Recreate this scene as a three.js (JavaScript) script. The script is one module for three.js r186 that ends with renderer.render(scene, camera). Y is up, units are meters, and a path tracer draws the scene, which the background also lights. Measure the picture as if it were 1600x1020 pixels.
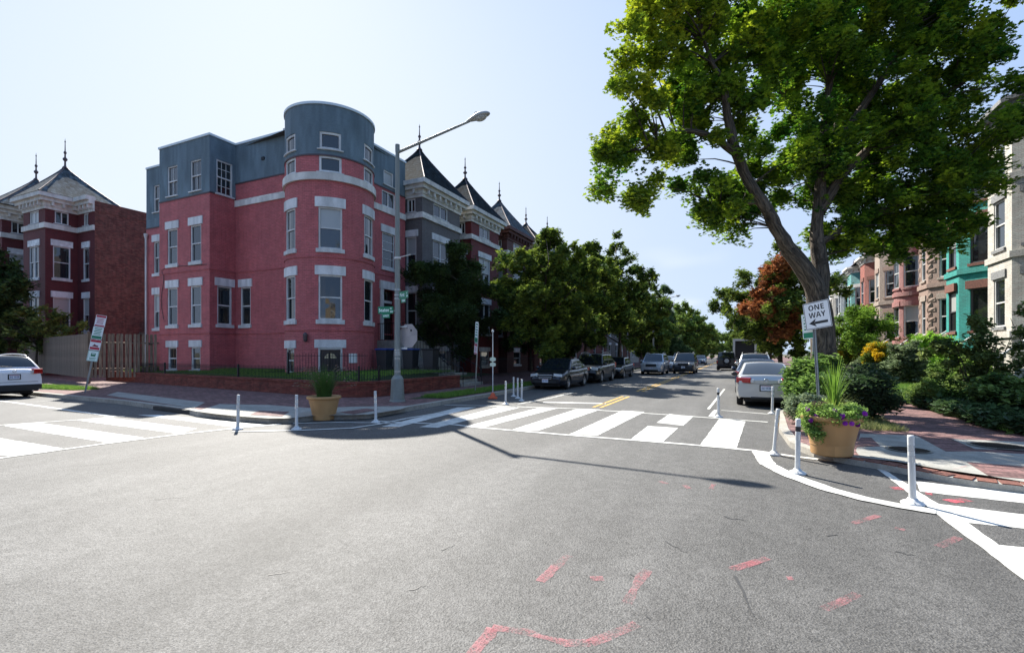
import * as THREE from 'three';
import { mergeGeometries } from 'three/addons/utils/BufferGeometryUtils.js';
import { ImprovedNoise } from 'three/addons/math/ImprovedNoise.js';

// ---------------------------------------------------------------- camera, sky, sun, exposure
// World: x = across First Street (towards its east side), z = -(metres along First Street), y up.
const FOCAL = 762, HORIZON = 553, EYE = 1.7, YAW = Math.atan2(355, 762);
const scene = new THREE.Scene();
const camera = new THREE.PerspectiveCamera(2 * Math.atan(HORIZON / FOCAL) * 180 / Math.PI, 1600 / (2 * HORIZON), 0.1, 3000);
camera.position.set(0, EYE, 0);
camera.rotation.y = YAW;
camera.setViewOffset(1600, 2 * HORIZON, 0, 0, 1600, 1020);
camera.updateProjectionMatrix();
scene.add(camera);

const renderer = new THREE.WebGLRenderer({ antialias: true });
renderer.setSize(1024, 652);
renderer.toneMapping = THREE.LinearToneMapping;
renderer.toneMappingExposure = 2.45;
renderer.shadowMap.enabled = true;
renderer.shadowMap.type = THREE.PCFSoftShadowMap;

const SUN = new THREE.Vector3(-0.77, 0.955, -0.638).normalize();
{ // a hazy late-summer sky: deep blue opposite the sun, milky towards it and towards the horizon
  const w = 1024, h = 512, data = new Float32Array(w * h * 4), d = new THREE.Vector3(), nz = new ImprovedNoise();
  for (let j = 0; j < h; j++) for (let i = 0; i < w; i++) {
    const th = (j + 0.5) / h * Math.PI - Math.PI / 2, ph = ((i + 0.5) / w - 0.5) * Math.PI * 2;
    d.set(Math.cos(th) * Math.cos(ph), Math.sin(th), Math.cos(th) * Math.sin(ph));
    const up = Math.max(d.y, 0), g = Math.acos(Math.min(1, Math.max(-1, d.dot(SUN))));
    const haze = Math.exp(-up * 3.6), t = Math.exp(-g * 1.3) * (0.12 + 0.88 * Math.pow(1 - up, 0.9));
    let r = 0.08 + 0.625 * t + 0.05 * haze, gr = 0.175 + 0.495 * t + 0.045 * haze, b = 0.37 + 0.18 * t + 0.015 * haze;
    const c = Math.max(0, nz.noise(d.x * 5, d.y * 16, d.z * 5) * 0.6 + nz.noise(d.x * 11, d.y * 36, d.z * 11) * 0.4 - 0.12) * Math.exp(-Math.pow((d.y - 0.1) / 0.08, 2));
    r += c * 0.28; gr += c * 0.22; b += c * 0.1;
    if (d.y < 0) { const k = Math.min(1, -d.y * 8); r += (0.10 - r) * k; gr += (0.10 - gr) * k; b += (0.10 - b) * k; }
    const o = (j * w + i) * 4;
    data[o] = r; data[o + 1] = gr; data[o + 2] = b; data[o + 3] = 1;
  }
  const sky = new THREE.DataTexture(data, w, h, THREE.RGBAFormat, THREE.FloatType);
  sky.mapping = THREE.EquirectangularReflectionMapping;
  sky.magFilter = sky.minFilter = THREE.LinearFilter; sky.wrapS = THREE.RepeatWrapping; sky.needsUpdate = true;
  scene.background = sky; scene.environment = sky;
}
const sun = new THREE.DirectionalLight(new THREE.Color(1, 0.95, 0.86), 5.0);
sun.position.copy(SUN).multiplyScalar(120); sun.target.position.set(0, 0, 0);
sun.castShadow = true; sun.shadow.mapSize.set(4096, 4096);
Object.assign(sun.shadow.camera, { left: -90, right: 90, top: 90, bottom: -90, near: 1, far: 320 });
scene.add(sun, sun.target);

// ---------------------------------------------------------------- helpers
const CA = Math.cos(YAW), SA = Math.sin(YAW);
const V = (x, y, d) => new THREE.Vector3(x, y, -d);                 // d = metres along First Street
function G(px, py, y = 0) {                                         // photo pixel -> point on the level y
  const u = (px - 800) / FOCAL, t = (EYE - y) * FOCAL / (py - HORIZON);
  return [t * (CA * u - SA), t * (SA * u + CA)];
}
function P(px, py, depth) {                                         // photo pixel -> point at a known depth from the lens
  const u = (px - 800) / FOCAL;
  return V(depth * (CA * u - SA), EYE - (py - HORIZON) / FOCAL * depth, depth * (SA * u + CA));
}
function rnd(seed) { let a = seed >>> 0; return () => { a = a + 0x6D2B79F5 | 0; let t = Math.imul(a ^ a >>> 15, 1 | a); t = t + Math.imul(t ^ t >>> 7, 61 | t) ^ t; return ((t ^ t >>> 14) >>> 0) / 4294967296; }; }
const noise = new ImprovedNoise();
const fbm = (x, y, z = 0, n = 4) => { let s = 0, a = 0.5; for (let i = 0; i < n; i++) { s += a * noise.noise(x, y, z + i * 7.3); x *= 2.03; y *= 2.03; a *= 0.5; } return s; };
const clamp = (v, a = 0, b = 1) => Math.min(b, Math.max(a, v));
const mixn = (a, b, t) => a + (b - a) * t;

const taken = {};
function numbered(n) { const k = taken[n] = (taken[n] ?? -1) + 1; return k ? `${n}_${String(k).padStart(3, '0')}` : n; }
function mesh(name, geo, mat, parent) {
  const m = new THREE.Mesh(geo, mat); m.name = name; m.castShadow = m.receiveShadow = true;
  if (parent) parent.add(m);
  return m;
}
function thing(name, label, category, x = 0, y = 0, d = 0, turn = 0, group) {
  const g = new THREE.Group(); g.name = numbered(name); g.position.set(x, y, -d); g.rotation.y = turn;
  g.userData = { label, category }; if (group) g.userData.group = group;
  scene.add(g); return g;
}
// part whose geometry was written in world coordinates, under a thing standing at base
function part(name, geo, mat, t, owner = t) {
  if (Array.isArray(geo)) geo = merge(geo);
  geo.translate(-owner.position.x, -owner.position.y, -owner.position.z);
  return mesh(name, geo, mat, t);
}
function structure(name, geo, mat, parent) {
  const m = mesh(parent ? name : numbered(name), Array.isArray(geo) ? merge(geo) : geo, mat, parent || scene);
  if (!parent) m.userData.kind = 'structure';
  return m;
}
function copy(t, label, x, y, d, turn = 0, group) {
  const c = t.clone(); c.name = numbered(t.name.replace(/_\d{3}$/, '')); c.position.set(x, y, -d); c.rotation.set(0, turn, 0);
  c.userData = { ...t.userData, label }; if (group) c.userData.group = group;
  scene.add(c); return c;
}
function flat(g) { // same attributes everywhere so that anything can be merged
  let o = g.index ? g.toNonIndexed() : g;
  if (!o.attributes.normal) o.computeVertexNormals();
  if (!o.attributes.uv) o.setAttribute('uv', new THREE.BufferAttribute(new Float32Array(o.attributes.position.count * 2), 2));
  for (const k of Object.keys(o.attributes)) if (!['position', 'normal', 'uv'].includes(k)) o.deleteAttribute(k);
  return o;
}
function merge(list) { const l = list.map(flat); return l.length === 1 ? l[0] : mergeGeometries(l); }
function uvMetres(geo) { // texture coordinates in metres, by the way each face points
  const g = flat(geo), p = g.attributes.position, uv = g.attributes.uv, a = new THREE.Vector3(), b = new THREE.Vector3(), c = new THREE.Vector3();
  for (let i = 0; i < p.count; i += 3) {
    a.fromBufferAttribute(p, i); b.fromBufferAttribute(p, i + 1); c.fromBufferAttribute(p, i + 2);
    const n = b.clone().sub(a).cross(c.clone().sub(a)), x = Math.abs(n.x), y = Math.abs(n.y), z = Math.abs(n.z);
    [a, b, c].forEach((v, k) => y > x && y > z ? uv.setXY(i + k, v.x, v.z) : x > z ? uv.setXY(i + k, v.z, v.y) : uv.setXY(i + k, v.x, v.y));
  }
  return g;
}
const box = (x0, x1, y0, y1, z0, z1) => uvMetres(new THREE.BoxGeometry(Math.abs(x1 - x0), Math.abs(y1 - y0), Math.abs(z1 - z0)).translate((x0 + x1) / 2, (y0 + y1) / 2, (z0 + z1) / 2));
const boxD = (x0, x1, y0, y1, d0, d1) => box(x0, x1, y0, y1, -d0, -d1);
function bevelBox(w, h, d, r = 0.01) { // rounded in plan, centred
  const s = new THREE.Shape(); const a = w / 2 - r, b = h / 2 - r;
  s.moveTo(-a, -b); s.lineTo(a, -b); s.lineTo(a, b); s.lineTo(-a, b); s.closePath();
  return new THREE.ExtrudeGeometry(s, { depth: d - 2 * r, bevelEnabled: true, bevelThickness: r, bevelSize: r, bevelSegments: 2 }).translate(0, 0, -d / 2 + r);
}
function tube(pts, r0, r1, sides = 7, curved = true, seg = 0) { // tapered tube through points
  const c = curved && pts.length > 2 ? new THREE.CatmullRomCurve3(pts) : null, n = seg || (c ? pts.length * 3 : pts.length - 1);
  const ps = []; for (let i = 0; i <= n; i++) ps.push(c ? c.getPoint(i / n) : pts[i]);
  const pos = [], nor = [], uv = [], idx = [], t = new THREE.Vector3(), u = new THREE.Vector3(1, 0.3, 0.2), v = new THREE.Vector3(); let len = 0;
  for (let i = 0; i <= n; i++) {
    t.copy(ps[Math.min(n, i + 1)]).sub(ps[Math.max(0, i - 1)]).normalize();
    u.addScaledVector(t, -u.dot(t)); if (u.lengthSq() < 1e-6) u.set(0.3, 0.2, 1).addScaledVector(t, -t.dot(new THREE.Vector3(0.3, 0.2, 1))); u.normalize(); v.crossVectors(t, u);
    const r = typeof r0 === 'function' ? r0(i / n) : mixn(r0, r1, i / n); if (i) len += ps[i].distanceTo(ps[i - 1]);
    for (let k = 0; k <= sides; k++) {
      const a = k / sides * Math.PI * 2, x = Math.cos(a), y = Math.sin(a);
      const nx = u.x * x + v.x * y, ny = u.y * x + v.y * y, nzz = u.z * x + v.z * y;
      pos.push(ps[i].x + nx * r, ps[i].y + ny * r, ps[i].z + nzz * r); nor.push(nx, ny, nzz); uv.push(k / sides * Math.max(1, Math.round(r * 6)), len);
    }
  }
  for (let i = 0; i < n; i++) for (let k = 0; k < sides; k++) { const a = i * (sides + 1) + k, b = a + sides + 1; idx.push(a, a + 1, b, b, a + 1, b + 1); }
  const g = new THREE.BufferGeometry();
  g.setAttribute('position', new THREE.Float32BufferAttribute(pos, 3)); g.setAttribute('normal', new THREE.Float32BufferAttribute(nor, 3)); g.setAttribute('uv', new THREE.Float32BufferAttribute(uv, 2)); g.setIndex(idx);
  return g;
}
const rod = (a, b, r, sides = 6) => tube([a, b], r, r, sides, false);
const lathe = (pts, seg = 24) => new THREE.LatheGeometry(pts.map(p => new THREE.Vector2(p[0], p[1])), seg);
function sheet(pts, y) { // level polygon from [x, d] points, uv in metres
  const s = new THREE.Shape(pts.map(p => new THREE.Vector2(p[0], p[1])));
  const g = new THREE.ShapeGeometry(s), p = g.attributes.position, uv = g.attributes.uv;
  for (let i = 0; i < p.count; i++) { const x = p.getX(i), d = p.getY(i); uv.setXY(i, x, d); p.setXYZ(i, x, y, -d); }
  g.computeVertexNormals(); const n = g.attributes.normal; if (n.getY(0) < 0) { const ix = g.index.array; for (let i = 0; i < ix.length; i += 3) { const t = ix[i]; ix[i] = ix[i + 1]; ix[i + 1] = t; } g.computeVertexNormals(); }
  return flat(g);
}
function slab(pts, y0, y1) { // level polygon with sides
  const out = [sheet(pts, y1)], pos = [], uv = []; let l = 0;
  for (let i = 0; i < pts.length; i++) {
    const a = pts[i], b = pts[(i + 1) % pts.length], k = Math.hypot(b[0] - a[0], b[1] - a[1]);
    const q = [[a, y0, l], [b, y0, l + k], [b, y1, l + k], [a, y0, l], [b, y1, l + k], [a, y1, l]];
    for (const [c, y, u] of q) { pos.push(c[0], y, -c[1]); uv.push(u, y); } l += k;
  }
  const g = new THREE.BufferGeometry(); g.setAttribute('position', new THREE.Float32BufferAttribute(pos, 3)); g.setAttribute('uv', new THREE.Float32BufferAttribute(uv, 2)); g.computeVertexNormals();
  out.push(g); return merge(out);
}

// ---------------------------------------------------------------- computed textures and materials
function tex(w, h, fn, srgb, rx = 1, ry = rx) {
  const d = new Uint8Array(w * h * 4);
  for (let j = 0; j < h; j++) for (let i = 0; i < w; i++) {
    const c = fn(i / w, j / h, i, j), o = (j * w + i) * 4;
    if (typeof c === 'number') d[o] = d[o + 1] = d[o + 2] = clamp(c) * 255; else { d[o] = clamp(c[0]) * 255; d[o + 1] = clamp(c[1]) * 255; d[o + 2] = clamp(c[2]) * 255; }
    d[o + 3] = 255;
  }
  const t = new THREE.DataTexture(d, w, h, THREE.RGBAFormat); t.wrapS = t.wrapT = THREE.RepeatWrapping; t.magFilter = THREE.LinearFilter; t.minFilter = THREE.LinearMipmapLinearFilter; t.generateMipmaps = true;
  t.repeat.set(rx, ry); if (srgb) t.colorSpace = THREE.SRGBColorSpace; t.needsUpdate = true; return t;
}
// noise that closes on itself over the unit square
function tnoise(seed, cells) { const r = rnd(seed), n = cells * cells, v = new Float32Array(n); for (let i = 0; i < n; i++) v[i] = r();
  return (x, y) => { x = (x - Math.floor(x)) * cells; y = (y - Math.floor(y)) * cells; const i = Math.floor(x), j = Math.floor(y); let fx = x - i, fy = y - j; fx = fx * fx * (3 - 2 * fx); fy = fy * fy * (3 - 2 * fy);
    const a = v[(j % cells) * cells + i % cells], b = v[(j % cells) * cells + (i + 1) % cells], c = v[((j + 1) % cells) * cells + i % cells], e = v[((j + 1) % cells) * cells + (i + 1) % cells];
    return mixn(mixn(a, b, fx), mixn(c, e, fx), fy); }; }
const std = o => new THREE.MeshStandardMaterial({ side: THREE.DoubleSide, roughness: 0.8, ...o, color: o.color instanceof THREE.Color ? o.color : o.color === undefined ? new THREE.Color(1, 1, 1) : lin(o.color) });
const phys = o => new THREE.MeshPhysicalMaterial({ side: THREE.DoubleSide, roughness: 0.5, ...o, color: o.color instanceof THREE.Color ? o.color : lin(o.color) });
function lin(c) { return Array.isArray(c) ? new THREE.Color().setRGB(c[0], c[1], c[2]) : new THREE.Color(c); }
const withRepeat = (t, x, y = x) => { const c = t.clone(); c.repeat.set(x, y); c.needsUpdate = true; return c; };

const n8 = tnoise(1, 8), n32 = tnoise(2, 32), n64 = tnoise(3, 64), n128 = tnoise(4, 128), n256 = tnoise(5, 256), n512 = tnoise(6, 512), n1k = tnoise(61, 900);
// asphalt: stones in binder, one tile = 4 m
const rA = rnd(77), stones = new Float32Array(1400 * 1400); for (let i = 0; i < stones.length; i++) stones[i] = rA();
const stoneAt = (x, y) => stones[(Math.floor(y * 1400) % 1400) * 1400 + Math.floor(x * 1400) % 1400];
const asphaltTone = (x, y) => { const s = stoneAt(x, y), m = n512(x, y), l = n128(x, y), k = n32(x, y); let v = 0.57 + (s - 0.5) * 0.26 + (m - 0.5) * 0.30 + (l - 0.5) * 0.12 + (k - 0.5) * 0.06; if (m > 0.86 && l > 0.55) v -= 0.22; if (s > 0.985) v += 0.25; return v; };
const asphaltMap = tex(2048, 2048, (x, y) => { const v = asphaltTone(x, y); return [v, v, v]; }, true, 1 / 4);
const asphaltBump = tex(1024, 1024, (x, y) => 0.5 + (n512(x, y) - 0.5) * 0.6 + (n1k(x, y) - 0.5) * 0.6, false, 1 / 4);
// bricks: running bond, one tile = 8 bricks of 0.215 m by 24 courses of 0.075 m
function brickTex(seed, vary, mortar, joint = 0.07, stain = 0.1) { // one tile = 16 bricks by 48 courses, with broad weathering over it
  const r = rnd(seed), NX = 16, NY = 48, tone = []; for (let i = 0; i < NX * NY; i++) tone.push([1 + (r() - 0.5) * vary, 1 + (r() - 0.5) * vary * 0.5]);
  const cell = (x, y) => { const row = Math.floor(y * NY), fx = x * NX + (row % 2) * 0.5, col = Math.floor(fx) % NX, u = fx - Math.floor(fx), v = y * NY - row; const e = Math.min(u * 2.87, (1 - u) * 2.87, v, 1 - v); return [tone[row * NX + col], e]; };
  const map = tex(1024, 1024, (x, y) => { const [t, e] = cell(x, y), k = clamp((e - joint * 0.6) / joint), n = (n128(x, y) - 0.5) * 0.08 + (n512(x, y) - 0.5) * 0.07 + (n8(x, y) - 0.5) * stain + (n32(x, y * 0.125) - 0.5) * stain * 0.8; const b = [0.80 * t[0] + n, 0.80 * t[0] * t[1] + n, 0.80 * t[0] * t[1] + n]; return b.map((c, i) => mixn(mortar[i] + n, c, k)); }, true, 1 / 3.44, 1 / 3.6);
  const bump = tex(1024, 1024, (x, y) => { const [, e] = cell(x, y); return clamp((e - joint * 0.3) / (joint * 1.5)) * 0.8 + (n512(x, y) - 0.5) * 0.25; }, false, 1 / 3.44, 1 / 3.6);
  return { map, bump };
}
const paintedBrick = brickTex(11, 0.09, [0.64, 0.64, 0.64], 0.085, 0.07), rawBrick = brickTex(12, 0.3, [0.66, 0.70, 0.72], 0.07, 0.14);
const paver = (() => { // herringbone-free running bond sidewalk bricks, 0.1 x 0.2 m, tile 0.8 m
  const r = rnd(13), tone = []; for (let i = 0; i < 128; i++) tone.push(1 + (r() - 0.5) * 0.45);
  const cell = (x, y) => { const row = Math.floor(y * 16), fx = x * 8 + (row % 2) * 0.5, u = fx - Math.floor(fx), v = y * 16 - row; return [tone[row * 8 + Math.floor(fx) % 8], Math.min(u * 2, (1 - u) * 2, v, 1 - v)]; };
  return { map: tex(512, 512, (x, y) => { const [t, e] = cell(x, y), k = clamp((e - 0.03) / 0.06), n = (n64(x, y) - 0.5) * 0.2; return [mixn(0.62, 0.78 * t, k) + n, mixn(0.60, 0.76 * t, k) + n, mixn(0.60, 0.76 * t, k) + n]; }, true, 1 / 1.6),
    bump: tex(512, 512, (x, y) => { const [, e] = cell(x, y); return clamp(e / 0.12) * 0.8 + n256(x, y) * 0.2; }, false, 1 / 1.6) };
})();
const slate = (() => { const r = rnd(14), tone = []; for (let i = 0; i < 256; i++) tone.push(1 + (r() - 0.5) * 0.4);
  const cell = (x, y) => { const row = Math.floor(y * 16), fx = x * 16 + (row % 2) * 0.5; return [tone[row * 16 + Math.floor(fx) % 16], fx - Math.floor(fx), y * 16 - row]; };
  return { map: tex(512, 512, (x, y) => { const [t, u] = cell(x, y); const n = (n32(x, y) - 0.5) * 0.25 + (n128(x, y) - 0.5) * 0.15; const v = 0.75 * t + n - (u < 0.05 ? 0.2 : 0); return [v, v, v]; }, true, 1 / 4, 1 / 4),
    bump: tex(512, 512, (x, y) => { const [t, u, v] = cell(x, y); return (1 - v) * 0.6 + (t - 0.8) * 0.5 - (u < 0.06 ? 0.4 : 0); }, false, 1 / 4, 1 / 4) }; })();
const concreteMap = tex(512, 512, (x, y) => { const v = 0.84 + (n8(x, y) - 0.5) * 0.12 + (n32(x, y) - 0.5) * 0.1 + (n128(x, y) - 0.5) * 0.08 + (n512(x, y) - 0.5) * 0.14; return [v, v, v * 0.98]; }, true, 1 / 3);
const roughMap = tex(256, 256, (x, y) => 0.5 + (n64(x, y) - 0.5) * 0.5 + (n256(x, y) - 0.5) * 0.4, false, 1 / 1.2);
const woodMap = tex(512, 512, (x, y) => { const v = 0.76 + (n64(x * 1, y * 0.06) - 0.5) * 0.3 + (n256(x, y * 0.04) - 0.5) * 0.2 + (n8(x, y) - 0.5) * 0.15; return [v, v * 0.98, v * 0.96]; }, true, 1, 0.5);
const barkMap = tex(512, 512, (x, y) => { const f = n32(x + (n8(x, y) - 0.5) * 0.08, y * 0.25), c = n128(x, y * 0.4); const v = 0.35 + f * 0.5 + c * 0.25; return [v, v * 0.96, v * 0.9]; }, true, 1, 0.5);
const barkBump = tex(512, 512, (x, y) => n32(x + (n8(x, y) - 0.5) * 0.08, y * 0.25) * 0.7 + n128(x, y * 0.4) * 0.3, false, 1, 0.5);
const stoneMap = tex(256, 256, (x, y) => { const v = 0.78 + (n32(x, y) - 0.5) * 0.3 + (n128(x, y) - 0.5) * 0.2; return [v, v * 0.98, v * 0.96]; }, true, 1);
const grungeMap = tex(512, 512, (x, y) => { const v = 0.88 + (n8(x, y * 0.5) - 0.5) * 0.16 + (n32(x, y * 0.25) - 0.5) * 0.12 + (n128(x, y) - 0.5) * 0.06; return [v, v, v]; }, true, 1 / 5);

const wornMap = tex(1024, 1024, (x, y) => { const v = 0.93 + (n8(x, y) - 0.5) * 0.14 + (n32(x, y) - 0.5) * 0.10 + (n128(x, y) - 0.5) * 0.08 + (n512(x, y) - 0.5) * 0.10; return [v, v, v * 0.985]; }, true, 1);
const chipMap = tex(1024, 1024, (x, y) => { const wear = n8(x, y) * 0.5 + n32(x, y) * 0.5, fine = n256(x, y) * 0.55 + n512(x, y) * 0.45; return clamp(0.5 + (0.97 - wear * 0.42 - fine * 0.72) * 3); }, false, 1 / 1.7);
const painted = (c, o = {}) => std({ color: c, map: paintedBrick.map, bumpMap: paintedBrick.bump, bumpScale: 0.012, roughness: 0.7, ...o });
const M = {
  asphalt: std({ color: [0.238, 0.232, 0.222], map: asphaltMap, bumpMap: asphaltBump, bumpScale: 0.005, roughness: 0.74, vertexColors: true }),
  paint: std({ color: [0.60, 0.60, 0.585], map: withRepeat(wornMap, 1 / 2.1), alphaMap: chipMap, alphaTest: 0.5, roughness: 0.75 }),
  yellow: std({ color: [0.72, 0.42, 0.07], map: concreteMap, roughness: 0.7 }),
  concrete: std({ color: [0.42, 0.41, 0.385], map: concreteMap, bumpMap: roughMap, bumpScale: 0.0008, roughness: 0.85 }),
  curb: std({ color: [0.45, 0.42, 0.38], map: concreteMap, bumpMap: roughMap, bumpScale: 0.001 }),
  paver: std({ color: [0.27, 0.15, 0.14], map: paver.map, bumpMap: paver.bump, bumpScale: 0.006, roughness: 0.85 }),
  brickPiece: [[0.30, 0.12, 0.085], [0.36, 0.15, 0.10], [0.25, 0.10, 0.075]].map(c => std({ color: c, map: stoneMap, roughness: 0.85 })),
  pink: painted([0.78, 0.20, 0.205]), gray: painted([0.215, 0.195, 0.19]), darkRed: painted([0.19, 0.032, 0.036]), maroon: painted([0.17, 0.06, 0.05]), deepRed: painted([0.23, 0.028, 0.028]),
  rawBrick: std({ color: [0.23, 0.085, 0.065], map: rawBrick.map, bumpMap: rawBrick.bump, bumpScale: 0.014, roughness: 0.9 }),
  gardenBrick: std({ color: [0.30, 0.075, 0.05], map: rawBrick.map, bumpMap: rawBrick.bump, bumpScale: 0.014, roughness: 0.9 }),
  stucco: std({ color: [0.165, 0.23, 0.268], map: grungeMap, bumpMap: roughMap, bumpScale: 0.001, roughness: 0.85 }),
  trim: std({ color: [0.78, 0.78, 0.76], map: grungeMap, roughness: 0.6 }),
  stoneTrim: std({ color: [0.78, 0.755, 0.70], map: grungeMap, bumpMap: roughMap, bumpScale: 0.0015, roughness: 0.85 }),
  roughWhite: std({ color: [0.84, 0.84, 0.83], map: grungeMap, bumpMap: roughMap, bumpScale: 0.0025, roughness: 0.8 }),
  cap: std({ color: [0.60, 0.66, 0.68], roughness: 0.5, metalness: 0.2 }),
  slate: phys({ color: [0.030, 0.044, 0.052], map: slate.map, bumpMap: slate.bump, bumpScale: 0.012, roughness: 0.9, specularIntensity: 0.04 }),
  slateLight: phys({ color: [0.12, 0.15, 0.17], map: slate.map, bumpMap: slate.bump, bumpScale: 0.012, roughness: 0.9, specularIntensity: 0.15 }),
  roof: std({ color: [0.10, 0.10, 0.10], map: grungeMap }),
  copper: std({ color: [0.10, 0.075, 0.08], roughness: 0.6, metalness: 0.5 }),
  glass: phys({ color: [0.012, 0.016, 0.02], roughness: 0.03, ior: 1.75 }),
  glassWavy: phys({ color: [0.02, 0.022, 0.022], roughness: 0.05, ior: 1.9, bumpMap: withRepeat(tex(128, 128, (x, y) => n8(x, y), false), 0.5), bumpScale: 0.004 }),
  blind: phys({ color: [0.35, 0.36, 0.35], roughness: 0.3, ior: 1.7 }),
  door: std({ color: [0.03, 0.02, 0.02], roughness: 0.45 }),
  iron: std({ color: [0.012, 0.012, 0.013], roughness: 0.5, metalness: 0.3 }),
  wood: [[0.33, 0.25, 0.185], [0.37, 0.285, 0.215], [0.29, 0.22, 0.165]].map(c => std({ color: c, map: woodMap, roughness: 0.85 })),
  steel: std({ color: [0.42, 0.44, 0.44], roughness: 0.45, metalness: 0.6, map: grungeMap }),
  lampPole: std({ color: [0.26, 0.285, 0.265], roughness: 0.55, map: grungeMap }),
  plasticWhite: std({ color: [0.78, 0.79, 0.78], roughness: 0.45, map: grungeMap }),
  reflector: std({ color: [0.62, 0.66, 0.70], roughness: 0.2, metalness: 0.6 }),
  black: std({ color: [0.012, 0.012, 0.013], roughness: 0.6 }),
  rubber: std({ color: [0.016, 0.016, 0.017], roughness: 0.85 }),
  terracotta: std({ color: [0.62, 0.35, 0.14], map: grungeMap, roughness: 0.55 }),
  soil: std({ color: [0.05, 0.035, 0.025], map: stoneMap, roughness: 1 }),
  earth: std({ color: [0.11, 0.10, 0.06], map: concreteMap, bumpMap: roughMap, bumpScale: 0.03, roughness: 1 }),
  lawn: std({ color: [0.045, 0.085, 0.022], map: concreteMap, bumpMap: roughMap, bumpScale: 0.03, roughness: 1 }),
  bark: std({ color: [0.20, 0.17, 0.14], map: barkMap, bumpMap: barkBump, bumpScale: 0.05, roughness: 0.95 }),
};

// ---------------------------------------------------------------- ground, streets, sidewalks, markings
structure('ground', uvMetres(new THREE.PlaneGeometry(3000, 3000).rotateX(-Math.PI / 2).translate(0, -0.08, 0)), M.earth);
{
  const x0 = -75, x1 = 45, d0 = -25, d1 = 300, pos = [], uv = [], col = [], idx = [];
  const xs = [], ds = []; for (let x = x0; x <= x1;) { xs.push(x); x += Math.abs(x) < 12 ? 0.16 : 1.2; } for (let d = d0; d <= d1;) { ds.push(d); d += d > -2 && d < 26 ? 0.4 : d < 60 ? 1.4 : 5; }
  for (const d of ds) for (const x of xs) {
    pos.push(x, 0, -d); uv.push(x, d);
    // worn lanes: wheels polish the binder off the stones, patches are darker tar
    const big = fbm(x * 0.11, d * 0.11, 3, 3), wob = fbm(x * 0.2, d * 0.12, 31, 2) * 1.3, streak = fbm((x + wob) * 1.5, d * 0.10, 9, 4);
    let track = 0; for (const c of [-7.0, -5.4, -2.9, -1.3]) track += Math.exp(-(((x + wob * 0.5 - c) / 0.42) ** 2)); for (const c of [2.2, 3.8]) track += d < 9 ? Math.exp(-(((d + wob * 0.5 - c) / 0.4) ** 2)) * 0.7 : 0;
    const f = clamp(fbm(x * 0.6, d * 0.6, 21, 3) * 0.5 + big * 0.5 + 0.5) * 0.34 + 0.80 + clamp(streak * 1.2 + 0.1, -0.2, 0.5) * 0.5 + track * 0.17 * (1 + streak) + (d > 13 ? -0.06 : 0);
    col.push(f, f, f);
  }
  const W = xs.length; for (let j = 0; j < ds.length - 1; j++) for (let i = 0; i < W - 1; i++) { const a = j * W + i, b = a + W; idx.push(a, a + 1, b, b, a + 1, b + 1); }
  const g = new THREE.BufferGeometry(); g.setAttribute('position', new THREE.Float32BufferAttribute(pos, 3)); g.setAttribute('uv', new THREE.Float32BufferAttribute(uv, 2)); g.setAttribute('color', new THREE.Float32BufferAttribute(col, 3)); g.setIndex(idx); g.computeVertexNormals();
  structure('road', g, M.asphalt);
}
const CURB = 0.13;
// kerb outlines, traced where the kerb meets the asphalt
const leftCurb = [[-62, 12.4], [-40, 10.8], [-26, 9.8], [-18.9, 9.35], [-14.6, 8.75], ...[[310, 651], [335, 653], [375, 658], [420, 661], [450, 661], [487, 657], [575, 654], [612, 647], [640, 642], [700, 631], [761, 621]].map(p => G(...p)), [-9.15, 21.7], [-9.2, 300]];
const leftSide = structure('sidewalk', slab([...leftCurb, [-62, 300]], -0.03, CURB), M.paver);
const rightCurb = [[1.95, 300], [1.95, 17], [1.1, 15.5], [0.95, 12], [1.0, 10.2], [1.25, 9.5], [1.75, 9.22], [2.41, 9.07], [3.36, 8.57], [5, 8.1], [12, 7.4], [45, 5.4]];
const rightSide = structure('sidewalk', slab([...rightCurb, [45, 300]], -0.03, 0.1), M.paver);
function curbStrip(pts, w, y0, y1, side) { // kerb stones set along an outline, w wide, 3 mm proud of the paving
  const out = []; const q = [];
  for (let i = 0; i < pts.length; i++) { const a = pts[Math.max(0, i - 1)], b = pts[Math.min(pts.length - 1, i + 1)], l = Math.hypot(b[0] - a[0], b[1] - a[1]); q.push([-(b[1] - a[1]) / l * side, (b[0] - a[0]) / l * side]); }
  for (let i = 0; i < pts.length - 1; i++) { const a = pts[i], b = pts[i + 1], na = q[i], nb = q[i + 1]; out.push(slab([[a[0] - na[0] * 0.012, a[1] - na[1] * 0.012], [b[0] - nb[0] * 0.012, b[1] - nb[1] * 0.012], [b[0] + nb[0] * w, b[1] + nb[1] * w], [a[0] + na[0] * w, a[1] + na[1] * w]], y0, y1)); }
  return merge(out);
}
structure('curb', curbStrip(leftCurb, 0.18, -0.02, CURB + 0.004, 1), M.curb);
structure('curb', curbStrip(rightCurb.slice(0, 7), 0.16, -0.02, 0.104, -1), M.curb);
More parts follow.
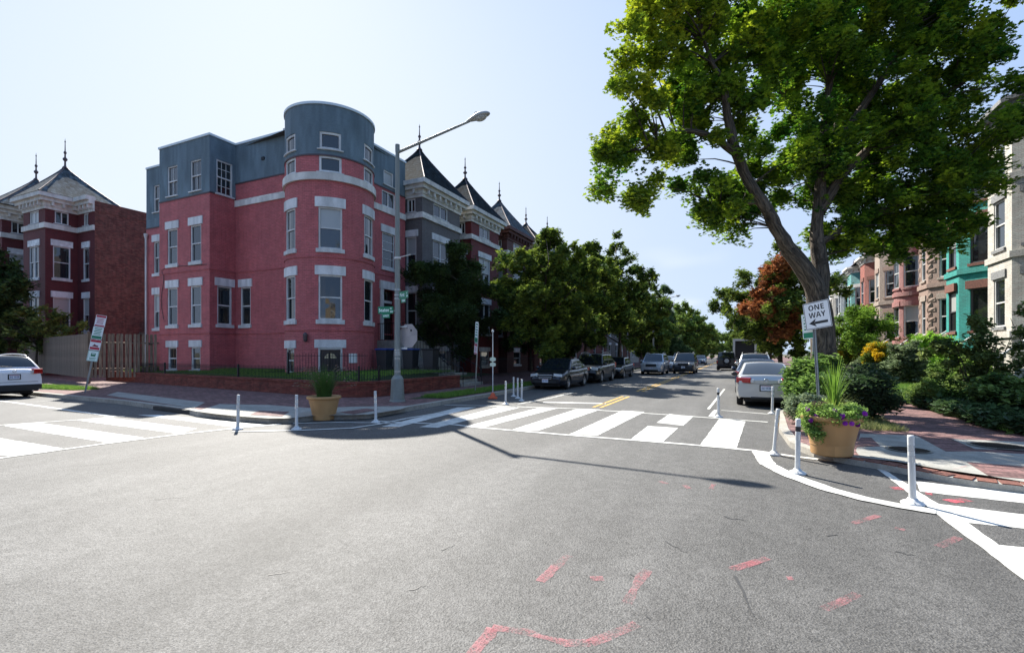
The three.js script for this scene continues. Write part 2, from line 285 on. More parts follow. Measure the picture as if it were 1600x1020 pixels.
// pale concrete laid into the brick sidewalks
const L13 = (px, py) => G(px, py, CURB);
const apron = structure('concrete_ramp', sheet([[306, 643], [342, 631.5], [420, 633], [487, 638], [560, 635.5], [642, 634.5], [625, 640], [606, 643], [575, 648], [487, 650], [450, 654], [420, 654], [375, 651], [335, 647]].map(p => L13(...p)), CURB + 0.008), M.concrete);
structure('ramp_brick_panel', sheet([[390, 648.5], [405, 642], [452, 643.5], [440, 651.5]].map(p => L13(...p)), CURB + 0.012), M.paver);
structure('ramp_brick_panel', sheet([[530, 644.5], [572, 638.5], [590, 641.5], [552, 648]].map(p => L13(...p)), CURB + 0.012), M.paver);
structure('drain_inlet_slab', sheet([[166, 617.5], [183, 612.5], [320, 629], [303, 638]].map(p => L13(...p)), CURB + 0.008), M.concrete);
{ // dark mouth of the storm drain under the inlet slab
  const a = G(240, 640), b = G(300, 648); const g = slab([[a[0], a[1] - 0.03], [b[0], b[1] - 0.03], [b[0], b[1] + 0.1], [a[0], a[1] + 0.1]], 0.012, 0.115);
  structure('storm_drain_mouth', g, M.black);
}
const L10 = (px, py) => G(px, py, 0.1);
structure('concrete_corner', sheet([[1345, 677.5], [1433, 681], [1479, 706], [1524, 705.5], [1640, 712], [1800, 722], [1800, 768], [1640, 757.5], [1600, 753], [1540, 743], [1468, 733], [1438, 727.5], [1400, 721], [1345, 715], [1338, 705]].map(p => L10(...p)), 0.105), M.concrete);
structure('concrete_patch', sheet([[1487, 686], [1524, 702], [1640, 705], [1760, 713], [1760, 697], [1640, 692.5]].map(p => L10(...p)), 0.106), M.concrete);
structure('ramp_brick_panel', sheet([[1511, 722.5], [1545, 744], [1620, 750.5], [1760, 764], [1760, 742], [1620, 731]].map(p => L10(...p)), 0.109), M.paver);
structure('ramp_brick_panel', sheet([[1345, 684], [1362, 684], [1376, 698], [1338, 699]].map(p => L10(...p)), 0.109), M.paver);
{ // gutter edged with single bricks on end, white mortar between
  const path = [[1310, 714], [1345, 720], [1390, 727.5], [1429, 734.5], [1470, 742.5], [1502, 748.5], [1550, 755], [1600, 760.5], [1700, 770], [1800, 780]].map(p => G(...p, 0.06));
  const cv = new THREE.CatmullRomCurve3(path.map(p => V(p[0], 0, p[1]))), L = cv.getLength();
  const bed = []; for (let i = 0; i <= 40; i++) { const p = cv.getPointAt(i / 40), t = cv.getTangentAt(i / 40); bed.push([p, new THREE.Vector3(-t.z, 0, t.x)]); }
  const edge = s => bed.map(([p, n]) => [p.x + n.x * s, -(p.z + n.z * s)]);
  const gut = structure('brick_gutter', slab([...edge(0.125), ...edge(-0.125).reverse()], -0.02, 0.085), M.concrete);
  const proto = [0, 1, 2].map(k => bevelBox(0.185, 0.228, 0.02, 0.004).rotateX(-Math.PI / 2)), n = Math.floor(L / 0.205), r = rnd(5);
  for (let i = 0; i < n; i++) { const p = cv.getPointAt((i + 0.5) / n), t = cv.getTangentAt((i + 0.5) / n); const m = structure(i ? `brick_${String(i).padStart(3, '0')}` : 'brick', proto[i % 3], M.brickPiece[Math.floor(r() * 3)], gut); m.position.set(p.x, 0.088 + r() * 0.003, p.z); m.rotation.y = Math.atan2(-t.z, t.x) + (r() - 0.5) * 0.03; }
}
function manhole(px, py, r, label, y) {
  const [x, d] = G(px, py, y), t = thing('manhole_cover', label, 'manhole cover', x, y, d), g = [];
  mesh('rim', new THREE.RingGeometry(r * 0.9, r, 40).rotateX(-Math.PI / 2).translate(0, 0.012, 0), M.steel, t);
  mesh('plate', new THREE.CylinderGeometry(r * 0.9, r * 0.9, 0.01, 40).translate(0, 0.004, 0), std({ color: [0.05, 0.045, 0.04], roughness: 0.6, metalness: 0.5 }), t);
  for (let i = -4; i <= 4; i++) { const w = Math.sqrt(Math.max(0, 0.72 - (i / 5) ** 2)) * r; g.push(box(-w, w, 0.009, 0.016, i * r * 0.17 - 0.012, i * r * 0.17 + 0.012)); }
  mesh('tread', merge(g), M.iron, t);
}
manhole(1420.6, 703, 0.31, 'small round ribbed iron utility cover in pale concrete beside terracotta planter', 0.108);
manhole(1561, 697, 0.40, 'large dark manhole cover in a concrete patch on the brick sidewalk', 0.109);

// painted markings: each bar is a sheet of its own, 4 mm above the road
const zoomAt = (ox, oy, s) => ([x, y]) => [ox + x / s, oy + y / s];
const Z1 = zoomAt(660, 570, 2.963), Z2 = zoomAt(300, 570, 4), Z3 = zoomAt(0, 540, 5.333), Z7 = zoomAt(1100, 630, 2.616), Z8 = zoomAt(0, 540, 2.424);
function crosswalk(name) { const g = new THREE.Group(); g.name = numbered(name); g.userData.kind = 'structure'; scene.add(g); return g; }
let barCount = 0;
const rW = rnd(91);
function wornEdge(pts, amp = 0.016) { // paint edges are never quite straight
  const out = []; for (let i = 0; i < pts.length; i++) { const a = pts[i], b = pts[(i + 1) % pts.length], l = Math.hypot(b[0] - a[0], b[1] - a[1]), n = Math.max(1, Math.min(60, Math.round(l / 0.12))); for (let k = 0; k < n; k++) { const w = k ? (rW() - 0.5) * amp : 0; out.push([mixn(a[0], b[0], k / n) + w, mixn(a[1], b[1], k / n) + w]); } }
  return out;
}
function bar(parent, name, pix, z, mat = M.paint, y = 0.004) { const pts = pix.map(p => G(...(z ? z(p) : p))); structure(name, sheet(wornEdge(pts), y), mat, parent); }
function stroke(parent, name, pix, z, w, mat = M.paint, y = 0.004) {
  const c = pix.map(p => G(...(z ? z(p) : p))), l = [], r = [];
  for (let i = 0; i < c.length; i++) { const a = c[Math.max(0, i - 1)], b = c[Math.min(c.length - 1, i + 1)], k = Math.hypot(b[0] - a[0], b[1] - a[1]), nx = -(b[1] - a[1]) / k, ny = (b[0] - a[0]) / k, ww = Array.isArray(w) ? mixn(w[0], w[1], i / (c.length - 1)) : w; if (!(k > 0)) continue; l.push([c[i][0] + nx * ww / 2, c[i][1] + ny * ww / 2]); r.push([c[i][0] - nx * ww / 2, c[i][1] - ny * ww / 2]); }
  structure(name, sheet(wornEdge([...l, ...r.reverse()], name === 'mark' ? 0.05 : 0.016), y), mat, parent);
}
const cwA = crosswalk('crosswalk');
for (const q of [[[-190, 286], [-105, 287], [250, 196], [165, 197]], [[-15, 288], [70, 291], [450, 198], [350, 196]], [[190, 288], [275, 292], [630, 200], [545, 197]], [[415, 300], [535, 306], [825, 207], [720, 203]], [[680, 322], [810, 328], [1030, 218], [925, 212]], [[965, 345], [1115, 355], [1185, 293], [1045, 283]], [[1085, 268], [1210, 281], [1255, 240], [1145, 228]], [[1285, 375], [1455, 388], [1497, 262], [1375, 250]]]) bar(cwA, 'stripe', q, Z1);
stroke(cwA, 'edge_line', [[-200, 262], [150, 278], [270, 292], [700, 328], [1200, 367], [1530, 397], [1720, 425], [1950, 452]], Z1, 0.13, M.paint, 0.008);
stroke(cwA, 'edge_line', [[100, 186], [290, 190], [700, 203], [1200, 236], [1600, 266]], Z1, 0.12, M.paint, 0.008);
const cwB = crosswalk('crosswalk');
for (const q of [[[-700, 690], [0, 772], [525, 857], [90, 920], [-700, 860]], [[20, 668], [300, 640], [1200, 768], [880, 808]], [[620, 620], [880, 598], [1640, 692], [1490, 736]]]) bar(cwB, 'stripe', q, Z3);
bar(cwB, 'stripe', [[520, 262], [600, 262], [1000, 300], [880, 309]], Z8);
stroke(cwB, 'edge_line', [[-900, 1060], [0, 938], [900, 815], [1600, 728], [1960, 690], [2340, 655]], Z3, 0.12, M.paint, 0.008);
stroke(cwB, 'edge_line', [[-700, 712], [0, 664], [620, 622], [1040, 590]], Z3, 0.10, M.paint, 0.008);
const cwC = crosswalk('crosswalk');
bar(cwC, 'edge_line', [[705, 268], [733, 270], [1080, 490], [1205, 580], [1700, 920], [1700, 1015], [1308, 724]], Z7, M.paint, 0.008);
for (const q of [[[868, 320], [885, 362], [1308, 409], [1900, 474], [1900, 437], [1308, 370]], [[958, 412], [1080, 490], [1308, 513], [1900, 570], [1900, 528], [1308, 455]], [[1203, 580], [1330, 672], [1900, 735], [1900, 650], [1308, 590]]]) bar(cwC, 'stripe', q, Z7);
const lines = crosswalk('lane_markings');
stroke(lines, 'bulb_out_line', [[228, 200], [262, 252], [352, 297], [500, 351], [650, 392], [800, 422], [950, 447]], Z7, [0.24, 0.20], M.paint, 0.012);
stroke(lines, 'bulb_out_line', [[250, 420], [640, 412], [800, 406], [1000, 397], [1150, 375], [1350, 335], [1600, 293]], Z2, 0.12, M.paint, 0.012);
stroke(lines, 'bulb_out_line', [[630, 368], [900, 362], [1120, 364], [1300, 372]], Z2, 0.09, M.paint, 0.012);
stroke(lines, 'edge_line', [[-700, 380], [80, 470], [500, 528], [950, 592]], Z3, 0.13);
stroke(lines, 'edge_line', [[290, 467], [480, 455]], Z3, 0.06);
stroke(lines, 'stop_line', [[560, 173], [850, 179]], Z1, 0.32);
stroke(lines, 'parking_line', [[440, 182], [600, 152], [700, 128]], Z1, 0.09);
stroke(lines, 'parking_line', [[1325, 205], [1365, 155], [1400, 112]], Z1, 0.08);
bar(lines, 'parking_line', [[1325, 238], [1350, 242], [1368, 210], [1352, 208]], Z1);
stroke(lines, 'parking_line', [[1385, 210], [1600, 228]], Z1, 0.09);
const yl = structure('yellow_line', merge([-4.22, -3.98].flatMap(x => [sheet([[x - 0.055, 15.2], [x + 0.055, 15.2], [x + 0.055, 19.6], [x - 0.055, 19.6]], 0.004), sheet([[x - 0.055, 22.5], [x + 0.055, 22.5], [x + 0.055, 130], [x - 0.055, 130]], 0.004)])), M.yellow, lines);
{ // sprayed utility marks, broken up by the stones of the asphalt
  const am = tex(256, 256, (x, y) => clamp((n8(x, y) * 0.55 + n32(x, y) * 0.3 + n128(x, y) * 0.5 + n512(x, y) * 0.5 - 0.95) * 1.9 + 0.34), false, 1.1);
  const spray = std({ color: [0.50, 0.16, 0.18], roughness: 0.8, alphaMap: am, transparent: true, opacity: 0.5 });
  const bright = std({ color: [0.52, 0.09, 0.12], roughness: 0.8, alphaMap: am, transparent: true, opacity: 0.9 });
  const Z9 = zoomAt(600, 760, 2.667), marks = crosswalk('spray_paint_marks');
  const go = (z, w, ...list) => list.forEach(p => stroke(marks, 'mark', p, z, w, spray, 0.005));
  go(Z9, 0.075, [[360, 710], [400, 660], [450, 592]], [[450, 590], [600, 610], [760, 655], [860, 655]], [[860, 655], [960, 615], [1055, 575]], [[650, 398], [700, 350], [770, 290]], [[860, 385], [915, 385]], [[1010, 490], [1060, 400], [1100, 350]], [[1460, 345], [1600, 300]]);
  go(Z7, 0.07, [[610, 492], [715, 460]], [[780, 510], [825, 520]], [[960, 587], [1000, 570], [1045, 550]], [[110, 680], [255, 635]], [[340, 715], [365, 718]], [[490, 845], [560, 815], [630, 780]], [[30, 352], [42, 330]], [[-80, 335], [-60, 350]], [[-180, 320], [-150, 330]]);
  for (const p of [[[768, 348], [838, 352]], [[1000, 402], [1080, 395]], [[905, 368], [935, 372]]]) stroke(marks, 'mark', p, Z7, 0.14, bright, 0.005);
  const a = L10(1488, 735), b = L10(1512, 729); const k = [b[0] - a[0], b[1] - a[1]];
  structure('mark', sheet([a, b, [b[0] + 0.05, b[1] + 0.08], [a[0] + 0.05, a[1] + 0.08]], 0.113), bright, marks);
}
{ // tar drips and patched seams in the asphalt
  const tar = std({ color: [0.035, 0.035, 0.036], roughness: 0.6 }), seams = crosswalk('tar_patches'), r = rnd(66);
  for (const [a, b] of [[[1134, 808], [1168, 815]], [[1040, 846], [1072, 864]], [[1150, 900], [1178, 962]], [[985, 896], [992, 902]], [[1010, 960], [1016, 968]], [[690, 860], [712, 852]], [[640, 922], [668, 914]], [[420, 900], [452, 894]], [[1290, 838], [1312, 836]], [[1400, 862], [1432, 868]], [[240, 780], [290, 776]]]) { const n = 5, l = []; for (let i = 0; i <= n; i++) l.push([mixn(a[0], b[0], i / n) + (r() - 0.5) * 4, mixn(a[1], b[1], i / n) + (r() - 0.5) * 3]); stroke(seams, 'tar_patch', l, null, [0.012 + r() * 0.02, 0.006], tar, 0.003); }
  for (const l of [[[-60, 742], [150, 726], [300, 712], [420, 706], [560, 700]], [[980, 690], [1040, 702], [1120, 712], [1165, 720]]]) { const f = []; for (let i = 0; i < l.length - 1; i++) for (let k = 0; k < 8; k++) f.push([mixn(l[i][0], l[i + 1][0], k / 8) + (r() - 0.5) * 5, mixn(l[i][1], l[i + 1][1], k / 8) + (r() - 0.5) * 1.6]); stroke(seams, 'crack', f, null, 0.004, tar, 0.003); }
}
{ // earth bed of the planted strip and of the front gardens on the right
  structure('planting_strip', sheet([[2.12, 60], [2.12, 17], [1.35, 15.3], [1.2, 12.2], [1.45, 12.05], [3.15, 13.2], [3.15, 60]], 0.112), M.earth);
  structure('front_garden', sheet([[4.9, 60], [4.9, 13.3], [5.2, 12.9], [7.0, 12.3], [30, 10.2], [30, 60]], 0.13), M.earth);
  structure('grass_strip', sheet([[-9.36, 14.6], [-10.5, 13.9], [-10.45, 21], [-10.4, 60], [-9.4, 60], [-9.36, 22]], CURB + 0.01), M.lawn);
  structure('grass_patch', sheet([[-25.5, 11.4], [-28.5, 11.7], [-33, 12.3], [-33, 11.2], [-28, 10.7]], CURB + 0.01), M.lawn);
}

// ---------------------------------------------------------------- buildings
// A face maps (u along the wall, y, metres out of the wall) to the world. Outlines walk with the outside on the right.
function lineFace(a, b) {
  const L = Math.hypot(b[0] - a[0], b[1] - a[1]), tx = (b[0] - a[0]) / L, td = (b[1] - a[1]) / L;
  return { L, seg: 1, holes: [], map: (u, y, o) => V(a[0] + tx * u + td * o, y, a[1] + td * u - tx * o), pts: [a, b] };
}
function arcFace(c, R, a0, a1, n = 28) {
  const L = R * (a1 - a0), at = a => [c[0] + Math.cos(a) * R, c[1] + Math.sin(a) * R], pts = []; for (let i = 0; i <= n; i++) pts.push(at(mixn(a0, a1, i / n)));
  return { L, seg: n, holes: [], map: (u, y, o) => { const a = a0 + u / R; return V(c[0] + Math.cos(a) * (R + o), y, c[1] + Math.sin(a) * (R + o)); }, pts };
}
class Tri { constructor() { this.p = []; this.t = []; }
  quad(a, b, c, d, ua, ub, uc, ud) { for (const [v, w] of [[a, ua], [b, ub], [c, uc], [a, ua], [c, uc], [d, ud]]) { this.p.push(v.x, v.y, v.z); this.t.push(w[0], w[1]); } }
  geo() { const g = new THREE.BufferGeometry(); g.setAttribute('position', new THREE.Float32BufferAttribute(this.p, 3)); g.setAttribute('uv', new THREE.Float32BufferAttribute(this.t, 2)); g.computeVertexNormals(); return g; } }
function wallGeo(f, y0, y1, reveal = 0.16, u0 = 0, u1 = f.L) {
  const T = new Tri(), hs = f.holes.filter(h => h.y1 > y0 && h.y0 < y1 && h.u1 > u0 && h.u0 < u1), us = new Set([u0, u1]), ys = new Set([y0, y1]);
  for (const h of hs) { us.add(clamp(h.u0, u0, u1)); us.add(clamp(h.u1, u0, u1)); ys.add(clamp(h.y0, y0, y1)); ys.add(clamp(h.y1, y0, y1)); }
  if (f.seg > 1) for (let i = 0; i <= f.seg; i++) { const u = f.L * i / f.seg; if (u > u0 && u < u1) us.add(u); }
  const U = [...us].sort((a, b) => a - b), Y = [...ys].sort((a, b) => a - b);
  for (let i = 0; i < U.length - 1; i++) for (let j = 0; j < Y.length - 1; j++) {
    if (U[i + 1] - U[i] < 1e-5 || Y[j + 1] - Y[j] < 1e-5) continue;
    const cu = (U[i] + U[i + 1]) / 2, cy = (Y[j] + Y[j + 1]) / 2; if (hs.some(h => cu > h.u0 && cu < h.u1 && cy > h.y0 && cy < h.y1)) continue;
    T.quad(f.map(U[i], Y[j], 0), f.map(U[i + 1], Y[j], 0), f.map(U[i + 1], Y[j + 1], 0), f.map(U[i], Y[j + 1], 0), [U[i], Y[j]], [U[i + 1], Y[j]], [U[i + 1], Y[j + 1]], [U[i], Y[j + 1]]);
  }
  for (const h of hs) { const m = f.map, a = Math.max(h.y0, y0), b = Math.min(h.y1, y1);
    for (const u of [h.u0, h.u1]) T.quad(m(u, a, 0), m(u, b, 0), m(u, b, -reveal), m(u, a, -reveal), [0, a], [0, b], [reveal, b], [reveal, a]);
    if (h.y1 <= y1) T.quad(m(h.u0, h.y1, 0), m(h.u1, h.y1, 0), m(h.u1, h.y1, -reveal), m(h.u0, h.y1, -reveal), [h.u0, 0], [h.u1, 0], [h.u1, reveal], [h.u0, reveal]);
    if (h.y0 >= y0) T.quad(m(h.u0, h.y0, 0), m(h.u1, h.y0, 0), m(h.u1, h.y0, -reveal), m(h.u0, h.y0, -reveal), [h.u0, 0], [h.u1, 0], [h.u1, reveal], [h.u0, reveal]); }
  return T.geo();
}
function boxOn(f, u0, u1, y0, y1, o0, o1) { // a box lying on a face, bent with it
  const T = new Tri(), n = f.seg > 1 ? Math.max(1, Math.ceil((u1 - u0) / f.L * f.seg)) : 1, m = f.map;
  for (let i = 0; i < n; i++) { const a = mixn(u0, u1, i / n), b = mixn(u0, u1, (i + 1) / n);
    T.quad(m(a, y0, o1), m(b, y0, o1), m(b, y1, o1), m(a, y1, o1), [a, y0], [b, y0], [b, y1], [a, y1]);
    T.quad(m(a, y0, o0), m(b, y0, o0), m(b, y1, o0), m(a, y1, o0), [a, y0], [b, y0], [b, y1], [a, y1]);
    T.quad(m(a, y1, o0), m(b, y1, o0), m(b, y1, o1), m(a, y1, o1), [a, o0], [b, o0], [b, o1], [a, o1]);
    T.quad(m(a, y0, o0), m(b, y0, o0), m(b, y0, o1), m(a, y0, o1), [a, o0], [b, o0], [b, o1], [a, o1]); }
  for (const u of [u0, u1]) T.quad(m(u, y0, o0), m(u, y0, o1), m(u, y1, o1), m(u, y1, o0), [o0, y0], [o1, y0], [o1, y1], [o0, y1]);
  return T.geo();
}
function sweep(pts, y0, y1, o0, o1) { // a band along an outline, mitred at the corners
  const off = o => pts.map((p, i) => { const a = pts[Math.max(0, i - 1)], b = pts[Math.min(pts.length - 1, i + 1)]; const n = (s, e) => { const l = Math.hypot(e[0] - s[0], e[1] - s[1]) || 1; return [(e[1] - s[1]) / l, -(e[0] - s[0]) / l]; };
    const n1 = i ? n(a, p) : n(p, b), n2 = i < pts.length - 1 ? n(p, b) : n1, k = 1 + n1[0] * n2[0] + n1[1] * n2[1], s = o / Math.max(k, 0.35); return [p[0] + (n1[0] + n2[0]) * s, p[1] + (n1[1] + n2[1]) * s]; });
  const A = off(o0), B = off(o1), T = new Tri(); let l = 0;
  for (let i = 0; i < pts.length - 1; i++) { const k = l + Math.hypot(pts[i + 1][0] - pts[i][0], pts[i + 1][1] - pts[i][1]);
    const q = (P1, ya, P2, yb) => T.quad(V(P1[i][0], ya, P1[i][1]), V(P1[i + 1][0], ya, P1[i + 1][1]), V(P2[i + 1][0], yb, P2[i + 1][1]), V(P2[i][0], yb, P2[i][1]), [l, ya], [k, ya], [k, yb + (P1 === P2 ? 0 : o1)], [l, yb + (P1 === P2 ? 0 : o1)]);
    q(B, y0, B, y1); q(A, y1, B, y1); q(A, y0, B, y0); l = k; }
  for (const i of [0, pts.length - 1]) T.quad(V(A[i][0], y0, A[i][1]), V(B[i][0], y0, B[i][1]), V(B[i][0], y1, B[i][1]), V(A[i][0], y1, A[i][1]), [0, y0], [o1, y0], [o1, y1], [0, y1]);
  return T.geo();
}
const rWin = rnd(404);
// a sash window: casing, two panes with a meeting rail, sill and lintel
function win(t, f, uc, y0, w, h, o = {}) {
  const u0 = uc - w / 2, u1 = uc + w / 2, y1 = y0 + h, c = o.casing ?? 0.075, fr = o.frame || M.trim;
  f.holes.push({ u0, u1, y0, y1 });
  const g = [boxOn(f, u0 + 0.002, u0 + c, y0 + 0.002, y1 - 0.002, -0.15, -0.03), boxOn(f, u1 - c, u1 - 0.002, y0 + 0.002, y1 - 0.002, -0.15, -0.03), boxOn(f, u0 + c, u1 - c, y1 - c, y1 - 0.002, -0.149, -0.032), boxOn(f, u0 + c, u1 - c, y0 + 0.002, y0 + c * 0.9, -0.149, -0.032)];
  const ym = y0 + h * (o.rail ?? 0.5), a = u0 + c, b = u1 - c;
  if (o.slider) g.push(boxOn(f, uc - 0.035, uc + 0.035, y0 + c, y1 - c, -0.13, -0.05));
  else if (!o.fixed) g.push(boxOn(f, a, b, ym - 0.03, ym + 0.03, -0.13, -0.05));
  if (o.double) g.push(boxOn(f, uc - 0.05, uc + 0.05, y0 + c, y1 - c, -0.14, -0.04));
  if (o.muntins) for (let i = 1; i < o.muntins[0]; i++) g.push(boxOn(f, mixn(a, b, i / o.muntins[0]) - 0.012, mixn(a, b, i / o.muntins[0]) + 0.012, y0 + c, y1 - c, -0.115, -0.07));
  if (o.muntins) for (let i = 1; i < o.muntins[1]; i++) { const y = mixn(y0, y1, i / o.muntins[1]); if (Math.abs(y - ym) > 0.05) g.push(boxOn(f, a, b, y - 0.012, y + 0.012, -0.114, -0.071)); }
  const frame = part('window', g, fr, t);
  const pick = rWin(), paneMat = o.pane || (pick < 0.22 ? M.blind : pick < 0.6 ? M.glassWavy : M.glass), low = o.lowPane || (rWin() < 0.6 ? M.glass : M.glassWavy);
  if (o.slider || o.fixed) part('pane', boxOn(f, a, b, y0 + c * 0.9, y1 - c, -0.10, -0.09), paneMat, frame, t);
  else { part('pane', boxOn(f, a, b, ym + 0.03, y1 - c, -0.095, -0.085), paneMat, frame, t); part('pane', boxOn(f, a, b, y0 + c * 0.9, ym - 0.03, -0.12, -0.11), low, frame, t); }
  if (o.lintel) part('lintel', boxOn(f, u0 - 0.14, u1 + 0.14, y1, y1 + o.lintel, -0.02, o.lintelOut ?? 0.055), o.lintelMat || M.roughWhite, frame, t);
  if (o.sill !== 0) part('sill', boxOn(f, u0 - 0.09, u1 + 0.09, y0 - (o.sill || 0.15), y0, -0.1, 0.075), o.sillMat || M.trim, frame, t);
  return frame;
}
function finial(t, x, y, d, h, mat = M.copper) { part('finial', lathe([[0.20, 0], [0.15, 0.08], [0.07, 0.18], [0.06, h * 0.22], [0.15, h * 0.27], [0.16, h * 0.31], [0.06, h * 0.36], [0.05, h * 0.46], [0.10, h * 0.5], [0.10, h * 0.53], [0.04, h * 0.57], [0.025, h * 0.85], [0.05, h * 0.88], [0.02, h * 0.92], [0.002, h]], 10).translate(x, y, -d), mat, t); }
function spire(t, x0, x1, d0, d1, y, apexX, apexD, apexY, mat, tip) { // four slopes, flared at the eaves
  const T = new Tri(), ring = k => { const e = Math.pow(1 - k, 1.12) + 0.012, yy = mixn(y, apexY, k); return [[mixn(apexX, x0, e), d0], [mixn(apexX, x1, e), d0], [mixn(apexX, x1, e), d1], [mixn(apexX, x0, e), d1]].map(([x, d]) => V(x, yy, mixn(apexD, d, e))); };
  for (let i = 0; i < 8; i++) { const a = ring(i / 8), b = ring((i + 1) / 8); for (let k = 0; k < 4; k++) { const n = (k + 1) % 4, w = a[k].distanceTo(a[n]), w2 = b[k].distanceTo(b[n]), s = i / 8 * (apexY - y) * 1.2, s2 = (i + 1) / 8 * (apexY - y) * 1.2; T.quad(a[k], a[n], b[n], b[k], [-w / 2, s], [w / 2, s], [w2 / 2, s2], [-w2 / 2, s2]); } }
  const r = part('spire_roof', T.geo(), mat, t);
  const ridge = []; for (let k = 0; k < 4; k++) { const p = []; for (let i = 0; i <= 8; i++) p.push(ring(i / 8)[k]); ridge.push(tube(p, 0.05, 0.04, 5, false)); }
  part('hip_ridge', ridge, M.copper, r, t);
  finial(t, apexX, apexY - 0.08, apexD, tip - apexY + 0.08);
  return r;
}
function cornice(t, pts, y0, y1, out, mat = M.stoneTrim, spacing = 0.55) {
  const h = y1 - y0, l = [[0, 0.2, 0.07], [0.2, 0.48, 0.12], [0.48, 0.72, out * 0.66], [0.72, 1, out]];
  const c = part('cornice', l.map(([a, b, o]) => sweep(pts, y0 + h * a, y0 + h * b, -0.05, o)), mat, t);
  for (let i = 0; i < pts.length - 1; i++) { const f = lineFace(pts[i], pts[i + 1]); const n = Math.floor(f.L / spacing); if (f.L < 0.7) continue;
    for (let k = 0; k < n; k++) { const u = (k + 0.5) / n * f.L; part('bracket', boxOn(f, u - 0.07, u + 0.07, y0 + h * 0.22, y0 + h * 0.475, 0.1, out * 0.6), mat, c, t); } }
  return c;
}

